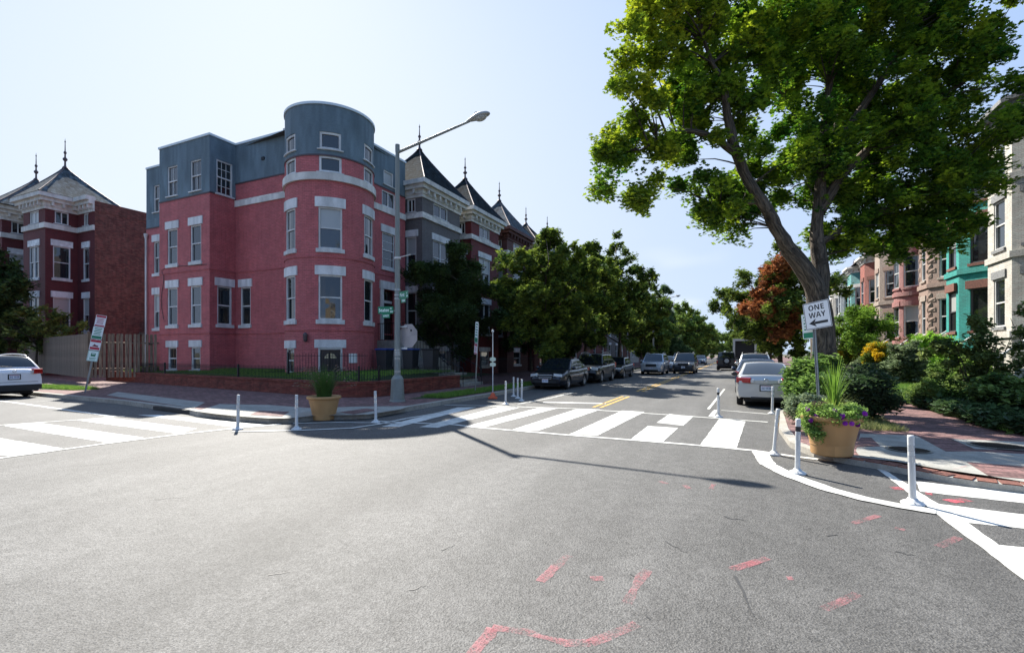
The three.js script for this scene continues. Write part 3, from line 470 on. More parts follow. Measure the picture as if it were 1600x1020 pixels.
// -------- pink corner house with the round tower
{
  const t = thing('corner_house', 'pink painted brick corner house with round tower and blue grey top floor', 'house', -18.1, 0, 17.8);
  const D0 = 17.8, DB = 16.35, X0 = -33.3, B0 = -29.35, B1 = -25.0, XW = -18.1, D1 = 23.72, TOP = 13.1;
  const C = [-18.45, 18.2], R = 2.08, aS = Math.PI * 1.5 - Math.acos(0) + Math.asin((C[1] - D0) / R) * 0;
  // tower meets the long wall and the front wall
  const angL = -Math.PI / 2 - Math.acos((C[1] - D0) / R), angR = Math.acos((XW - C[0]) / R);
  const xL = C[0] + Math.cos(angL) * R, dR = C[1] + Math.sin(angR) * R;
  const fLeft = lineFace([X0, D0], [B0, D0]), fBayL = lineFace([B0, D0], [B0, DB]), fBay = lineFace([B0, DB], [B1, DB]), fBayR = lineFace([B1, DB], [B1, D0]), fMid = lineFace([B1, D0], [xL, D0]);
  const fTow = arcFace(C, R, angL, angR, 40), fFront = lineFace([XW, dR], [XW, D1]), fBack = lineFace([XW, D1], [X0, D1]), fEnd = lineFace([X0, D1], [X0, D0]);
  const std1 = { lintel: 0.42, sill: 0.17 }, F2 = 6.6, F1 = 3.27, hF2 = 1.95, hF1 = 2.05;
  // long side
  for (const [f, u, w] of [[fLeft, -32.1 - X0, 0.85], [fBay, -28.17 - B0, 0.9], [fBay, -26.14 - B0, 0.9]]) {
    win(t, f, u, F2, w, hF2, std1); win(t, f, u, F1, w, hF1, std1);
    win(t, f, u, 10.36, w, 1.64, { sill: 0.06, casing: 0.06, lowPane: M.glass, muntins: [2, 2] });
    if (f === fBay) win(t, f, u, 0.85, w * 0.86, 1.22, { lintel: 0.36, sill: 0.1 });
  }
  win(t, fBayR, 0.82, F1, 0.82, hF1, std1); win(t, fBayR, 0.82, 10.2, 0.9, 1.8, { sill: 0.08, muntins: [3, 4] });
  win(t, fMid, -24.2 - B1, F1, 0.8, hF1, std1);
  // tower: three bays of windows
  const uD = a => (a - angL) * R, diag = -Math.PI / 4;
  for (const k of [-1, 0, 1]) {
    const u = uD(diag + k * 1.05), w = k ? 0.95 : 1.05, low = k ? M.glass : M.glassWavy;
    win(t, fTow, u, F2 - 0.08, w, 1.9, { lintel: 0.45, sill: 0.18, lowPane: low }); win(t, fTow, u, F1, w, 2.05, { lintel: 0.42, sill: 0.2, lowPane: low });
    win(t, fTow, u, 11.08, 0.95, 0.78, { fixed: 1, sill: 0.05, casing: 0.1 }); win(t, fTow, u, 10.02, 1.0, 0.74, { fixed: 1, sill: 0.02, casing: 0.1 });
    if (k < 0) win(t, fTow, u, 0.82, 0.8, 1.15, { lintel: 0.36, sill: 0.1 });
  }
  { // basement door in the tower
    const u = uD(diag), a = u - 0.52, b = u + 0.52; fTow.holes.push({ u0: a, u1: b, y0: 0, y1: 1.98 });
    const d = part('basement_door', boxOn(fTow, a + 0.07, b - 0.07, 0, 1.9, -0.16, -0.1), M.door, t);
    part('door_frame', [boxOn(fTow, a, a + 0.07, 0, 1.98, -0.16, 0.012), boxOn(fTow, b - 0.07, b, 0, 1.98, -0.16, 0.012), boxOn(fTow, a + 0.07, b - 0.07, 1.9, 1.98, -0.158, 0.01)], M.trim, d, t);
    const fan = new Tri(), m = fTow.map; for (let i = 0; i < 10; i++) { const q = (k, r) => m(u + Math.cos(Math.PI * k / 10) * r, 1.5 + Math.sin(Math.PI * k / 10) * r * 0.85, -0.094); fan.quad(q(i, 0.02), q(i, 0.27), q(i + 1, 0.27), q(i + 1, 0.02), [0, 0], [1, 0], [1, 1], [0, 1]); }
    part('fan_light', fan.geo(), std({ color: [0.5, 0.42, 0.26], roughness: 0.3 }), d, t);
    for (const [ya, yb] of [[0.2, 0.75], [0.85, 1.4]]) for (const s of [-1, 1]) part('door_panel', boxOn(fTow, u + s * 0.2 - 0.15, u + s * 0.2 + 0.15, ya, yb, -0.1, -0.085), M.door, d, t);
    part('lintel', boxOn(fTow, a - 0.16, b + 0.16, 1.98, 2.36, -0.02, 0.06), M.roughWhite, t);
    part('house_number_plate', boxOn(fTow, b + 0.3, b + 0.72, 1.28, 1.72, 0.01, 0.03), M.trim, t);
    const wl = fTow.map(a - 0.55, 2.35, 0.1); part('wall_lantern', [lathe([[0.02, 0.34], [0.05, 0.3], [0.11, 0.24], [0.1, 0.2], [0.085, -0.05], [0.03, -0.1]], 8).translate(wl.x, wl.y, wl.z), boxOn(fTow, a - 0.58, a - 0.52, 2.3, 2.65, 0, 0.05)], M.copper, t);
  }
  // front on First Street
  const uF = d => d - dR;
  win(t, fFront, uF(22.2), 11.28, 0.85, 0.8, { fixed: 1, sill: 0.05 }); win(t, fFront, uF(22.2), 10.02, 1.15, 0.9, { slider: 1, sill: 0.05 });
  win(t, fFront, uF(22.2), F2, 1.1, 1.95, { lintel: 0.42, sill: 0.18, muntins: [1, 4] });
  fFront.holes.push({ u0: uF(21.7), u1: uF(22.75), y0: 2.5, y1: 5.35 });
  const ent = part('entrance_door', boxOn(fFront, uF(21.78), uF(22.67), 2.5, 4.6, -0.3, -0.24), M.door, t);
  part('transom', boxOn(fFront, uF(21.78), uF(22.67), 4.75, 5.27, -0.3, -0.27), M.glass, ent, t);
  part('door_surround', [boxOn(fFront, uF(21.45), uF(21.7), 2.5, 5.35, -0.02, 0.08), boxOn(fFront, uF(22.75), uF(23.0), 2.5, 5.35, -0.02, 0.08), boxOn(fFront, uF(21.4), uF(23.05), 5.35, 5.8, -0.02, 0.1), boxOn(fFront, uF(21.7), uF(22.75), 4.6, 4.75, -0.3, -0.2)], M.roughWhite, ent, t);
  part('wreath', new THREE.TorusGeometry(0.2, 0.06, 8, 18).rotateY(Math.PI / 2).translate(XW - 0.2, 4.05, -22.2), std({ color: [0.02, 0.04, 0.015] }), ent, t);
  // walls: brick below, stucco above; the seam lies at a different height on each wall
  const seam = new Map([[fLeft, 9.45], [fBayL, 10.14], [fBay, 10.14], [fBayR, 10.16], [fMid, 11.0], [fTow, 10.8], [fFront, 11.05], [fBack, 11], [fEnd, 9.45]]);
  const faces = [fLeft, fBayL, fBay, fBayR, fMid, fTow, fFront, fBack, fEnd];
  part('brick_wall', faces.map(f => wallGeo(f, -0.05, seam.get(f))), M.pink, t);
  part('stucco_wall', faces.map(f => wallGeo(f, seam.get(f), TOP)), M.stucco, t);
  part('stucco_edge', [...[fLeft, fBay, fMid, fTow, fFront].map(f => sweep(f.pts, seam.get(f) - 0.05, seam.get(f) + 0.02, -0.02, 0.03)), sweep(fBayR.pts, 10.11, 10.18, -0.02, 0.03)], M.copper, t);
  const outline = [...fLeft.pts, ...fBayL.pts.slice(1), ...fBay.pts.slice(1), ...fBayR.pts.slice(1), ...fMid.pts.slice(1), ...fTow.pts.slice(1), ...fFront.pts.slice(1)];
  part('parapet_cap', sweep([...outline, [X0, D1]], TOP, TOP + 0.11, -0.3, 0.05), M.cap, t);
  part('flat_roof', sheet([[X0, D1 - 0.1], [X0 + 0.1, D0 + 0.1], [B0, D0 + 0.1], [B0 + 0.1, DB + 0.1], [B1 - 0.1, DB + 0.1], [B1 - 0.1, D0 + 0.1], [XW - 2, D0 - 0.5], [XW + 0.2, D0 - 0.5], [XW + 0.3, D0 + 0.5], [XW - 0.1, D1 - 0.1]], TOP - 0.15), M.roof, t);
  part('belt_course', [sweep(fMid.pts, 9.72, 10.06, -0.02, 0.07)], M.stoneTrim, t);
  part('belt_course', [sweep(fTow.pts, 9.64, 9.98, -0.02, 0.1)], M.stoneTrim, t);
  part('belt_course', [sweep(fFront.pts, 9.66, 10.0, -0.02, 0.07)], M.stoneTrim, t);
  for (const y of [6.12, 2.78]) part('brick_ledge', sweep([...fBay.pts, ...fBayR.pts.slice(1), ...fMid.pts.slice(1), ...fTow.pts.slice(1), ...fFront.pts.slice(1)], y, y + 0.05, -0.02, 0.035), M.pink, t);
  part('rooftop_unit', boxD(-22.3, -20.9, TOP - 0.1, TOP + 0.75, 18.6, 19.8), M.steel, t);
  part('downpipe', [rod(V(X0 + 0.15, 0.6, D0 - 0.1), V(X0 + 0.15, 8.9, D0 - 0.1), 0.06), lathe([[0.06, 0], [0.12, 0.2], [0.12, 0.3]], 10).translate(X0 + 0.15, 8.8, -D0 + 0.1)], M.trim, t);
  part('wall_cable', [tube([V(-28.9, 3.6, DB - 0.03), V(-29.15, 4.6, DB - 0.03), V(-28.9, 6.0, DB - 0.03), V(-29.1, 6.35, DB - 0.03), V(-25.2, 6.38, DB - 0.03)], 0.015, 0.015, 5)], M.copper, t);
  part('vent', boxOn(fMid, 2.1, 2.3, 11.95, 12.1, 0, 0.06), M.black, t);
  // stoop
  const st = part('stoop', [boxD(XW + 0.01, -16.3, 0, 2.45, 21.2, 23.4), ...Array.from({ length: 9 }, (_, i) => boxD(-16.3 + i * 0.29, -16.3 + (i + 1) * 0.29, 0, 2.2 - i * 0.23, 21.5, 23.2))], M.concrete, t);
  for (const dd of [21.25, 23.35]) for (let i = 0; i <= 12; i++) part('baluster', box(XW + 0.05 + i * 0.14, XW + 0.065 + i * 0.14, 2.45, 3.35, -dd - 0.008, -dd + 0.008), M.iron, st, t);
  part('handrail', [boxD(XW, -16.3, 3.35, 3.39, 21.235, 21.265), boxD(XW, -16.3, 3.35, 3.39, 23.335, 23.365), rod(V(-16.3, 3.36, 21.45), V(-13.6, 1.1, 21.45), 0.022), rod(V(-16.3, 3.36, 23.25), V(-13.6, 1.1, 23.25), 0.022)], M.iron, st, t);
  for (const dd of [21.45, 23.25]) for (let i = 0; i < 14; i++) part('baluster', box(-16.15 + i * 0.19, -16.135 + i * 0.19, 2.2 - i * 0.155, 3.22 - i * 0.158, -dd - 0.008, -dd + 0.008), M.iron, st, t);
}

// -------- row houses with pyramid roofs along First Street
function towerHouse(o) {
  const t = thing(o.name, o.label, 'house', o.base[0], 0, o.base[1], 0, o.group), faces = o.pts.slice(0, -1).map((p, i) => lineFace(p, o.pts[i + 1])), k = o.k || 1, Y = y => EYE + (y - EYE) * k;
  for (const [fi, u, w, opt] of o.wins) { const f = faces[fi], rough = { lintel: 0.4 * k, sill: 0.16 * k };
    win(t, f, u, Y(6.65), w, 2.1 * k, { ...rough, ...opt }); win(t, f, u, Y(3.2), w, 2.2 * k, { ...rough, ...opt }); win(t, f, u, Y(10.22), w * (opt?.double ? 0.92 : 0.8), 0.82 * k, { slider: 1, sill: 0.03, ...(opt?.double ? {} : { fixed: 1 }) });
    if (opt?.double) win(t, f, u, Y(0.8), w * 0.8, 1.1 * k, { lintel: 0.3 }); }
  faces.forEach((f, i) => part('wall', wallGeo(f, -0.05, Y(11.1)), o.side && o.side[i] || o.mat, t));
  const front = o.pts.slice(o.front[0], o.front[1] + 1);
  part('belt_course', sweep(front, Y(9.82), Y(10.15), -0.02, 0.1), M.stoneTrim, t);
  cornice(t, front, Y(11.05), Y(12.0), 0.5 * k, o.trim || M.stoneTrim);
  const back = o.roofBack, poly = [...o.pts, ...back];
  part('flat_roof', sheet(poly, Y(11.3)), M.roof, t);
  if (o.parapet) part('parapet', sweep(o.parapet, Y(11.1), Y(11.75), -0.3, 0.02), o.side?.[o.pts.length - 2] || o.mat, t);
  const s = o.spire; spire(t, s[0], s[1], s[2], s[3], Y(12.0), s[4], s[5], s[6], o.slate, s[7]);
  return t;
}
const fsGroup = 'pyramid roofed row houses along the tree lined street';
[['gray', M.gray, 'grey painted brick row house with dark pyramid roof beside the pink corner house', M.slate], ['red', M.deepRed, 'dark red row house with pyramid roof next to the grey house', M.slate], ['maroon', M.maroon, 'maroon brick row house with pyramid roof behind the street trees', M.slateLight], ['red2', M.darkRed, 'dark row house with a low pyramid roof, last of the pointed roofs', M.slate], ['brown', M.maroon, 'brown brick row house almost hidden behind the street trees', M.slate]].forEach(([n, mat, label, sl], i) => {
  const d = 23.74 + i * 5.86, m = -18.75, b = -17.1, low = i === 3 ? 0.6 : 0;
  towerHouse({ name: 'row_house', label, group: fsGroup, base: [m, d + 2.9], mat, slate: sl, trim: i === 2 ? M.maroon : M.stoneTrim,
    pts: [[m, d], [m, d + 0.3], [b, d + 0.3], [b, d + 4.6], [m, d + 4.6], [m, d + 5.84]], front: [0, 5], roofBack: [[-33, d + 5.84], [-33, d]],
    wins: [[1, 0.85, 0.75], [2, 2.0, 1.75, { double: 1, pane: i === 0 ? M.glass : undefined }], [3, 0.85, 0.75]],
    spire: [m - 2.3, b + 0.45, d - 0.1, d + 5.0, -18.95, d + 2.6, 15.1 - low, 16.75 - low] });
  // side and back walls
  const t = scene.children[scene.children.length - 1];
  part('side_wall', [wallGeo(lineFace([m, d + 5.84], [-33, d + 5.84]), -0.05, 11.3), wallGeo(lineFace([-33, d + 5.84], [-33, d]), -0.05, 11.3), wallGeo(lineFace([-33, d], [m, d]), -0.05, 11.35)], mat, t);
});
// -------- two more of them on the side street, beyond the fence
{
  const k = 1.15, q = (x, d) => [x * k, d * k];
  const pts = [q(-44, 17.4), q(-43.3, 17.4), q(-43.3, 15.7), q(-40.4, 15.7), q(-40.4, 17.4), q(-38.3, 17.4), q(-38.3, 32)];
  const a = towerHouse({ name: 'row_house', label: 'dark red row house with pale pyramid roof and bare brick side wall beyond wood fence', group: 'row houses beyond the wood fence', base: q(-41, 17.4), k, mat: M.darkRed, slate: M.slateLight, pts, front: [0, 5], roofBack: [q(-44, 32)],
    side: { 5: M.rawBrick }, parapet: [q(-38.3, 17.4), q(-38.3, 32)],
    wins: [[2, 1.67, 1.5, { double: 1 }], [3, 0.98, 1.05], [4, 1.2, 0.85]], spire: [-43.9 * k, -39.9 * k, 15.2 * k, 19.9 * k, -42.4 * k, 17.55 * k, 16.6, 18.9] });
  const p2 = [q(-50.2, 17.4), q(-49.3, 17.4), q(-49.3, 15.7), q(-46.4, 15.7), q(-46.4, 17.4), q(-44.05, 17.4)];
  const b = towerHouse({ name: 'row_house', label: 'dark red row house behind the dark tree, second from the bare brick side wall', group: 'row houses beyond the wood fence', base: q(-47, 17.4), k, mat: M.darkRed, slate: M.slateLight, pts: p2, front: [0, 5], roofBack: [q(-44.05, 32), q(-50.2, 32)],
    wins: [[2, 1.67, 1.5, { double: 1 }], [3, 0.98, 1.05], [4, 1.2, 0.85]], spire: [-50.0 * k, -45.7 * k, 15.2 * k, 19.9 * k, -48.2 * k, 18.2 * k, 16.9, 19.2] });
  // wooden landing on the brick wall
  const f = lineFace(q(-38.3, 17.4), q(-38.3, 32)); part('wooden_landing', [boxOn(f, 3.0, 5.5, 3.3, 3.45, 0, 1.2), boxOn(f, 3.0, 5.5, 3.45, 4.8, 1.12, 1.2), boxOn(f, 2.95, 3.07, 0, 3.3, 1.0, 1.12)], M.wood[0], a);
}
// -------- houses on the right, in the sun
const rightGroup = 'sunlit row houses on the right side of the street';
function bayHouse(o) {
  const [dF, dN] = o.d, X = 12, t = thing('bay_house', o.label, 'house', X, 0, (dF + dN) / 2, 0, rightGroup), faces = [], H = o.h;
  const outline = []; const push = f => { faces.push(f); outline.push(...(outline.length ? f.pts.slice(1) : f.pts)); };
  const lm = o.lintelMat || M.stoneTrim, wo = { lintel: o.lintel ?? 0.34, lintelOut: o.lintelOut ?? 0.06, lintelMat: lm, sill: 0.14, sillMat: o.sillMat || lm, frame: o.frame || M.trim, ...o.win };
  let main = [];
  if (o.round) { const c = [X - 0.1, (dF + dN) / 2 + 0.15], R = 1.75, a = Math.acos(0.1 / R * -1); const a0 = Math.PI / 2 - 0.06, a1 = Math.PI * 1.5 + 0.06; const arc = arcFace(c, R, a0, a1, 32); push(lineFace([X, dF], arc.pts[0])); push(arc); push(lineFace(arc.pts[arc.pts.length - 1], [X, dN])); main = [[1, arc.L * 0.26, 0.8], [1, arc.L * 0.52, 1.05], [1, arc.L * 0.76, 0.95], [2, Math.min(0.75, faces[2].L / 2), 0.85]]; }
  else { const b = o.bay, P0 = [[X, dF], [X, dF - 0.15], [b[0], dF - 0.3], [b[0], b[1]], [X, b[2]], [X, dN]]; for (let i = 0; i < 5; i++) push(lineFace(P0[i], P0[i + 1])); main = [[2, faces[2].L / 2, Math.min(o.winW ? 0.7 : 1.0, faces[2].L - 0.7)], [3, faces[3].L * 0.46, Math.min(o.winW ?? 1.35, faces[3].L - 1.0)], [4, faces[4].L / 2, 0.8]]; }
  for (const [fi, u, w] of main) { if (faces[fi].L < w + 0.3) continue; for (const y of [2.9, 6.35, ...(H > 11 ? [9.5] : [])]) win(t, faces[fi], u, y, w, y > 9 ? 1.7 : 2.15, { ...wo, ...(fi === 3 && w > 1.2 && o.wide ? { fixed: 1 } : {}) }); win(t, faces[fi], u, 0.5, w * 0.85, 1.1, { lintel: 0.2, lintelMat: lm, frame: wo.frame }); }
  faces.forEach(f => part('wall', wallGeo(f, -0.05, H, 0.18), o.mat, t));
  for (const y of o.bands || [2.3, 5.75]) part('belt_course', sweep(outline, y, y + 0.28, -0.02, 0.09), o.bandMat || o.mat, t);
  cornice(t, o.round ? outline : outline, H - 0.1, H + 0.55, 0.42, o.trim || M.stoneTrim, 0.6);
  part('side_wall', [wallGeo(lineFace([24, dF], [X, dF]), -0.05, H + 0.3), wallGeo(lineFace([X, dN], [24, dN]), -0.05, H + 0.3), wallGeo(lineFace([24, dN], [24, dF]), -0.05, H + 0.3)], o.sideMat || M.rawBrick, t);
  part('flat_roof', sheet([...outline, [24, dN], [24, dF]], H + 0.2), M.roof, t);
  // slate mansard over the bay
  const cx = X + 0.6, cd = (dF + dN) / 2; spire(t, 10.4, 14.4, dF - 0.2, dN + 0.2, H + 0.55, cx, cd, H + 2.6, o.slate || M.slateLight, H + 3.3);
  // stoop with steps down to the garden path
  const s0 = dN + 0.15, s1 = dN + 1.35; part('stoop', [boxD(X - 1.2, X - 0.01, 0, 2.2, s0, s1), ...Array.from({ length: 9 }, (_, i) => boxD(X - 1.2 - (i + 1) * 0.28, X - 1.2 - i * 0.28, 0, 2.0 - i * 0.21, s0 + 0.05, s1 - 0.05))], M.concrete, t);
  part('handrail', [rod(V(X - 1.2, 3.1, s0 + 0.05), V(X - 3.8, 1.0, s0 + 0.05), 0.045), rod(V(X - 3.8, 1.0, s0 + 0.05), V(X - 3.8, 0.1, s0 + 0.05), 0.03), rod(V(X - 1.2, 3.1, s0 + 0.05), V(X - 1.2, 2.2, s0 + 0.05), 0.03), rod(V(X - 2.5, 2.05, s0 + 0.05), V(X - 2.5, 1.2, s0 + 0.05), 0.02)], o.railMat || M.trim, t);
  return { t, faces, outline };
}
const cream = painted([0.74, 0.70, 0.62], { bumpScale: 0.004 }), turq = painted([0.02, 0.42, 0.36], { bumpScale: 0.004 }), rosy = painted([0.50, 0.20, 0.18]), teal = painted([0.12, 0.42, 0.42]), grayBlue = painted([0.36, 0.42, 0.47]), brickRed = painted([0.45, 0.12, 0.08]);
const brownStone = std({ color: [0.42, 0.30, 0.25], map: stoneMap, bumpMap: roughMap, bumpScale: 0.004 }), redStone = std({ color: [0.26, 0.10, 0.07], map: stoneMap, bumpMap: roughMap, bumpScale: 0.004 }), paleStone = std({ color: [0.50, 0.42, 0.36], map: stoneMap, bumpMap: roughMap, bumpScale: 0.004 }), darkTrim = std({ color: [0.05, 0.05, 0.055], roughness: 0.6 }), greyTrim = std({ color: [0.30, 0.32, 0.34], map: stoneMap, bumpMap: roughMap, bumpScale: 0.004 });
bayHouse({ label: 'cream painted brick house with grey lintels and canted bay nearest the corner', d: [30.2, 24.4], bay: [10.5, 27.7, 26.2], h: 12.0, mat: cream, lintelMat: greyTrim, bands: [2.4, 5.8, 9.1], trim: greyTrim });
bayHouse({ label: 'bright turquoise house with red sandstone lintels beside the cream house', d: [35.2, 30.22], bay: [10.5, 33.2, 31.0], h: 11.4, mat: turq, lintelMat: redStone, lintel: 0.42, lintelOut: 0.14, frame: darkTrim, bands: [5.85], wide: 1, trim: turq });
const stoneHouse = bayHouse({ label: 'brownstone house of rough hewn blocks between turquoise and pink houses', d: [40.5, 35.22], bay: [10.7, 38.5, 36.2], h: 10.9, mat: brownStone, lintelMat: paleStone, bands: [5.8], winW: 1.0 });
bayHouse({ label: 'pink brick house with a rounded bay among the sunlit houses', d: [46, 40.52], round: 1, h: 10.6, mat: rosy, lintelMat: rosy, lintelOut: 0.1, bands: [2.4, 5.75], trim: rosy });
bayHouse({ label: 'pale sandstone house between pink round bay and red brick house', d: [51.5, 46.02], bay: [10.6, 49.6, 47.6], h: 10.5, mat: paleStone, lintelMat: brownStone, bands: [2.4, 5.75], trim: brownStone });
bayHouse({ label: 'red brick house between pale sandstone house and teal house', d: [57, 51.52], bay: [10.6, 55.0, 53.0], h: 10.2, mat: brickRed, lintelMat: redStone });
bayHouse({ label: 'teal painted house far down the sunlit row', d: [62.5, 57.02], bay: [10.5, 60.4, 58.5], h: 10.1, mat: teal });
bayHouse({ label: 'blue grey painted house next to the teal house', d: [68, 62.52], bay: [10.5, 66, 64], h: 10.0, mat: grayBlue });
bayHouse({ label: 'small cream house at the far end of the sunlit row', d: [73.5, 68.02], bay: [10.5, 71.5, 69.5], h: 9.9, mat: cream });
{ // hewn blocks of the brownstone, one by one, round its windows
  const r = rnd(31), geos = [0, 1, 2].map(k => { const g = new THREE.BoxGeometry(1, 1, 1, 2, 2, 1), p = g.attributes.position; for (let i = 0; i < p.count; i++) { const x = p.getX(i), y = p.getY(i), z = p.getZ(i), inner = Math.abs(x) < 0.3 && Math.abs(y) < 0.3; p.setXYZ(i, x * (z > 0 ? 0.92 : 1) + (r() - 0.5) * 0.04, y * (z > 0 ? 0.86 : 1) + (r() - 0.5) * 0.06, z > 0 ? (inner ? 0.62 + r() * 0.25 : 0.3 + r() * 0.12) : -0.5); } return flat(g.toNonIndexed()); });
  geos.forEach(g => { g.deleteAttribute('normal'); g.computeVertexNormals(); });
  const mats = [[0.44, 0.31, 0.25], [0.50, 0.37, 0.30], [0.38, 0.26, 0.21]].map(c => std({ color: c, map: stoneMap, bumpMap: roughMap, bumpScale: 0.004 }));
  const { t, faces } = stoneHouse; let n = 0;
  for (const fi of [2, 3]) { const f = faces[fi]; let row = 0; for (let y = 2.5; y < 10.4; y += 0.3, row++) { const cell = 0.52; for (let u = (row % 2) * -0.26; u < f.L; u += cell) { const a = Math.max(u, 0) + 0.008, b = Math.min(u + cell, f.L) - 0.008; if (b - a < 0.1 || n >= 300) continue; if (f.holes.some(h => b > h.u0 - 0.16 && a < h.u1 + 0.16 && y + 0.3 > h.y0 - 0.16 && y < h.y1 + 0.36)) continue; if (Math.abs(y + 0.15 - 5.94) < 0.32) continue;
    const m = mesh(n ? `stone_block_${String(n).padStart(3, '0')}` : 'stone_block', geos[Math.floor(r() * 3)], mats[Math.floor(r() * 3)], t); n++;
    const c = f.map((a + b) / 2, y + 0.145, 0.0), o = f.map((a + b) / 2, y + 0.145, 1); m.position.copy(c).sub(t.position); m.rotation.y = Math.atan2(o.x - c.x, o.z - c.z); m.scale.set(b - a, 0.285, 0.07 + r() * 0.03); } } }
}
// far blocks that close the view down the street and behind the trees
{
  const far = (label, x0, x1, d0, d1, h, mat) => { const t = thing('far_row_house', label, 'house', (x0 + x1) / 2, 0, d0, 0, 'far row houses'), f = lineFace([x0, d1], [x0, d0]); const g = x0 < 0 ? lineFace([x1, d0], [x1, d1]) : f;
    for (let i = 0; i < 2; i++) for (const y of [1.2, 4.4, 7.4]) win(t, g, (i + 0.5) / 2 * g.L, y, 1.1, 1.9, { lintel: 0.3 });
    part('wall', wallGeo(g, -0.05, h), mat, t); part('side_wall', [wallGeo(lineFace([x0, d0], [x1, d0]), 0, h), wallGeo(lineFace([x1, d1], [x0, d1]), 0, h)], M.rawBrick, t); part('flat_roof', sheet([[x0, d0], [x1, d0], [x1, d1], [x0, d1]], h - 0.1), M.roof, t); part('cornice', sweep(g.pts, h - 0.4, h, -0.02, 0.3), M.stoneTrim, t); };
  [M.rawBrick, M.darkRed, M.gray, M.rawBrick, cream, M.maroon, grayBlue].forEach((m, i) => far(['bare brick', 'dark red', 'grey', 'brown brick', 'cream', 'maroon', 'blue grey'][i] + ' row house far down the left side behind trees', -29, -17.5, 53.2 + i * 8.5, 61.6 + i * 8.5, 10 + (i % 3), m));
}

{ // houses across the side street, which the windows of the corner house mirror
  const tan = painted([0.52, 0.42, 0.28]), plain = (label, a, b, back, h, mat) => { const t = thing('opposite_house', label, 'house', (a[0] + b[0]) / 2, 0, (a[1] + b[1]) / 2, 0, 'houses across the side street'), f = lineFace(a, b), n = Math.max(2, Math.round(f.L / 2.6));
    for (let i = 0; i < n; i++) for (const y of [1.4, 4.8, 8]) if (y + 2 < h) win(t, f, (i + 0.5) / n * f.L, y, 1.05, 1.9, { lintel: 0.35 });
    part('wall', wallGeo(f, -0.05, h), mat, t); const [c, d] = back; part('side_wall', [wallGeo(lineFace(b, c), 0, h), wallGeo(lineFace(c, d), 0, h), wallGeo(lineFace(d, a), 0, h)], mat, t); cornice(t, f.pts, h - 0.5, h, 0.35); part('flat_roof', sheet([a, b, c, d], h - 0.05), M.roof, t); };
  plain('tan corner house across the side street mirrored in the tower windows', [24, -12], [11, -12], [[11, -24], [24, -24]], 8.6, tan);
  plain('red brick house across the side street facing the pink house', [-14, -13], [-21, -13], [[-21, -25], [-14, -25]], 10, M.rawBrick);
  plain('cream house across the side street facing the pink house', [-21.05, -13], [-28, -13], [[-28, -25], [-21.05, -25]], 9.6, cream);
  plain('grey house across the side street facing the wood fence', [-28.05, -13], [-35, -13], [[-35, -25], [-28.05, -25]], 10.2, grayBlue);
}

// ---------------------------------------------------------------- walls, fences, lawn
{ // brick retaining wall round the raised lawn of the corner house
  const t = thing('retaining_wall', 'low red brick retaining wall round the raised lawn of pink house', 'wall', -13.2, CURB, 13.3);
  const out = [[-34.2, 16.1], [-13.4, 13.3], [-12.5, 13.6], [-12, 14.3], [-12, 19.9]];
  part('brickwork', [sweep(out, CURB, 0.62, -0.22, 0)], M.gardenBrick, t); part('coping', sweep(out, 0.62, 0.70, -0.25, 0.03), M.gardenBrick, t);
  const up = [[-12, 20], [-12, 24.2]]; // low garden steps
  const s = thing('garden_steps', 'dark stone garden steps climbing from brick sidewalk beside retaining wall', 'steps', -12.3, CURB, 21);
  for (let i = 0; i < 4; i++) part('step', boxD(-12 - i * 0.32 - 0.34, -12 - i * 0.32, CURB, CURB + (i + 1) * 0.15, 20.05, 22.2), M.curb, s);
  for (const d of [20.2, 22.05]) part('handrail', [rod(V(-12, 0.13, d), V(-12, 1.0, d), 0.02), rod(V(-12, 1.0, d), V(-13.3, 1.6, d), 0.02), rod(V(-13.3, 1.6, d), V(-13.3, 0.7, d), 0.02)], M.iron, s);
}
const lawnAt = (a, b, k) => [mixn(a[0], b[0], k), mixn(a[1], b[1], k)];
{
  const T = new Tri(), o = [[-34, 16.3], [-13.5, 13.55], [-12.65, 13.85], [-12.25, 14.4], [-12.25, 19.9], [-12.25, 24]], n = [[-33.3, 17.9], [-20.5, 17.9], [-16.6, 17.2], [-16.2, 18], [-18, 20.5], [-18, 24]];
  for (let i = 0; i < o.length - 1; i++) T.quad(V(o[i][0], 0.58, o[i][1]), V(o[i + 1][0], 0.58, o[i + 1][1]), V(n[i + 1][0], 0.86, n[i + 1][1]), V(n[i][0], 0.86, n[i][1]), o[i], o[i + 1], n[i + 1], n[i]);
  structure('lawn', T.geo(), M.lawn);
}
function picketFence(label, pts, y, h, gap, top = true) {
  const t = thing('iron_fence', label, 'fence', pts[0][0], y, pts[0][1]); const bar_ = box(-0.006, 0.006, 0, h, -0.006, 0.006), spear = new THREE.ConeGeometry(0.014, 0.07, 4).translate(0, h + 0.03, 0), pk = merge([bar_, spear]); let n = 0;
  for (let i = 0; i < pts.length - 1; i++) { const a = pts[i], b = pts[i + 1], L = Math.hypot(b[0] - a[0], b[1] - a[1]), k = Math.round(L / gap);
    for (let j = 0; j < k && n < 298; j++, n++) { const m = mesh(n ? `picket_${String(n).padStart(3, '0')}` : 'picket', pk, M.iron, t); m.position.set(mixn(a[0], b[0], j / k) - pts[0][0], 0, -mixn(a[1], b[1], j / k) + pts[0][1]); }
    for (const yy of [0.1, h - 0.08]) part('rail', rod(V(a[0], y + yy, a[1]), V(b[0], y + yy, b[1]), 0.011, 4), M.iron, t);
    part('post', boxD(a[0] - 0.03, a[0] + 0.03, y, y + h + 0.08, a[1] - 0.03, a[1] + 0.03), M.iron, t); }
  return t;
}
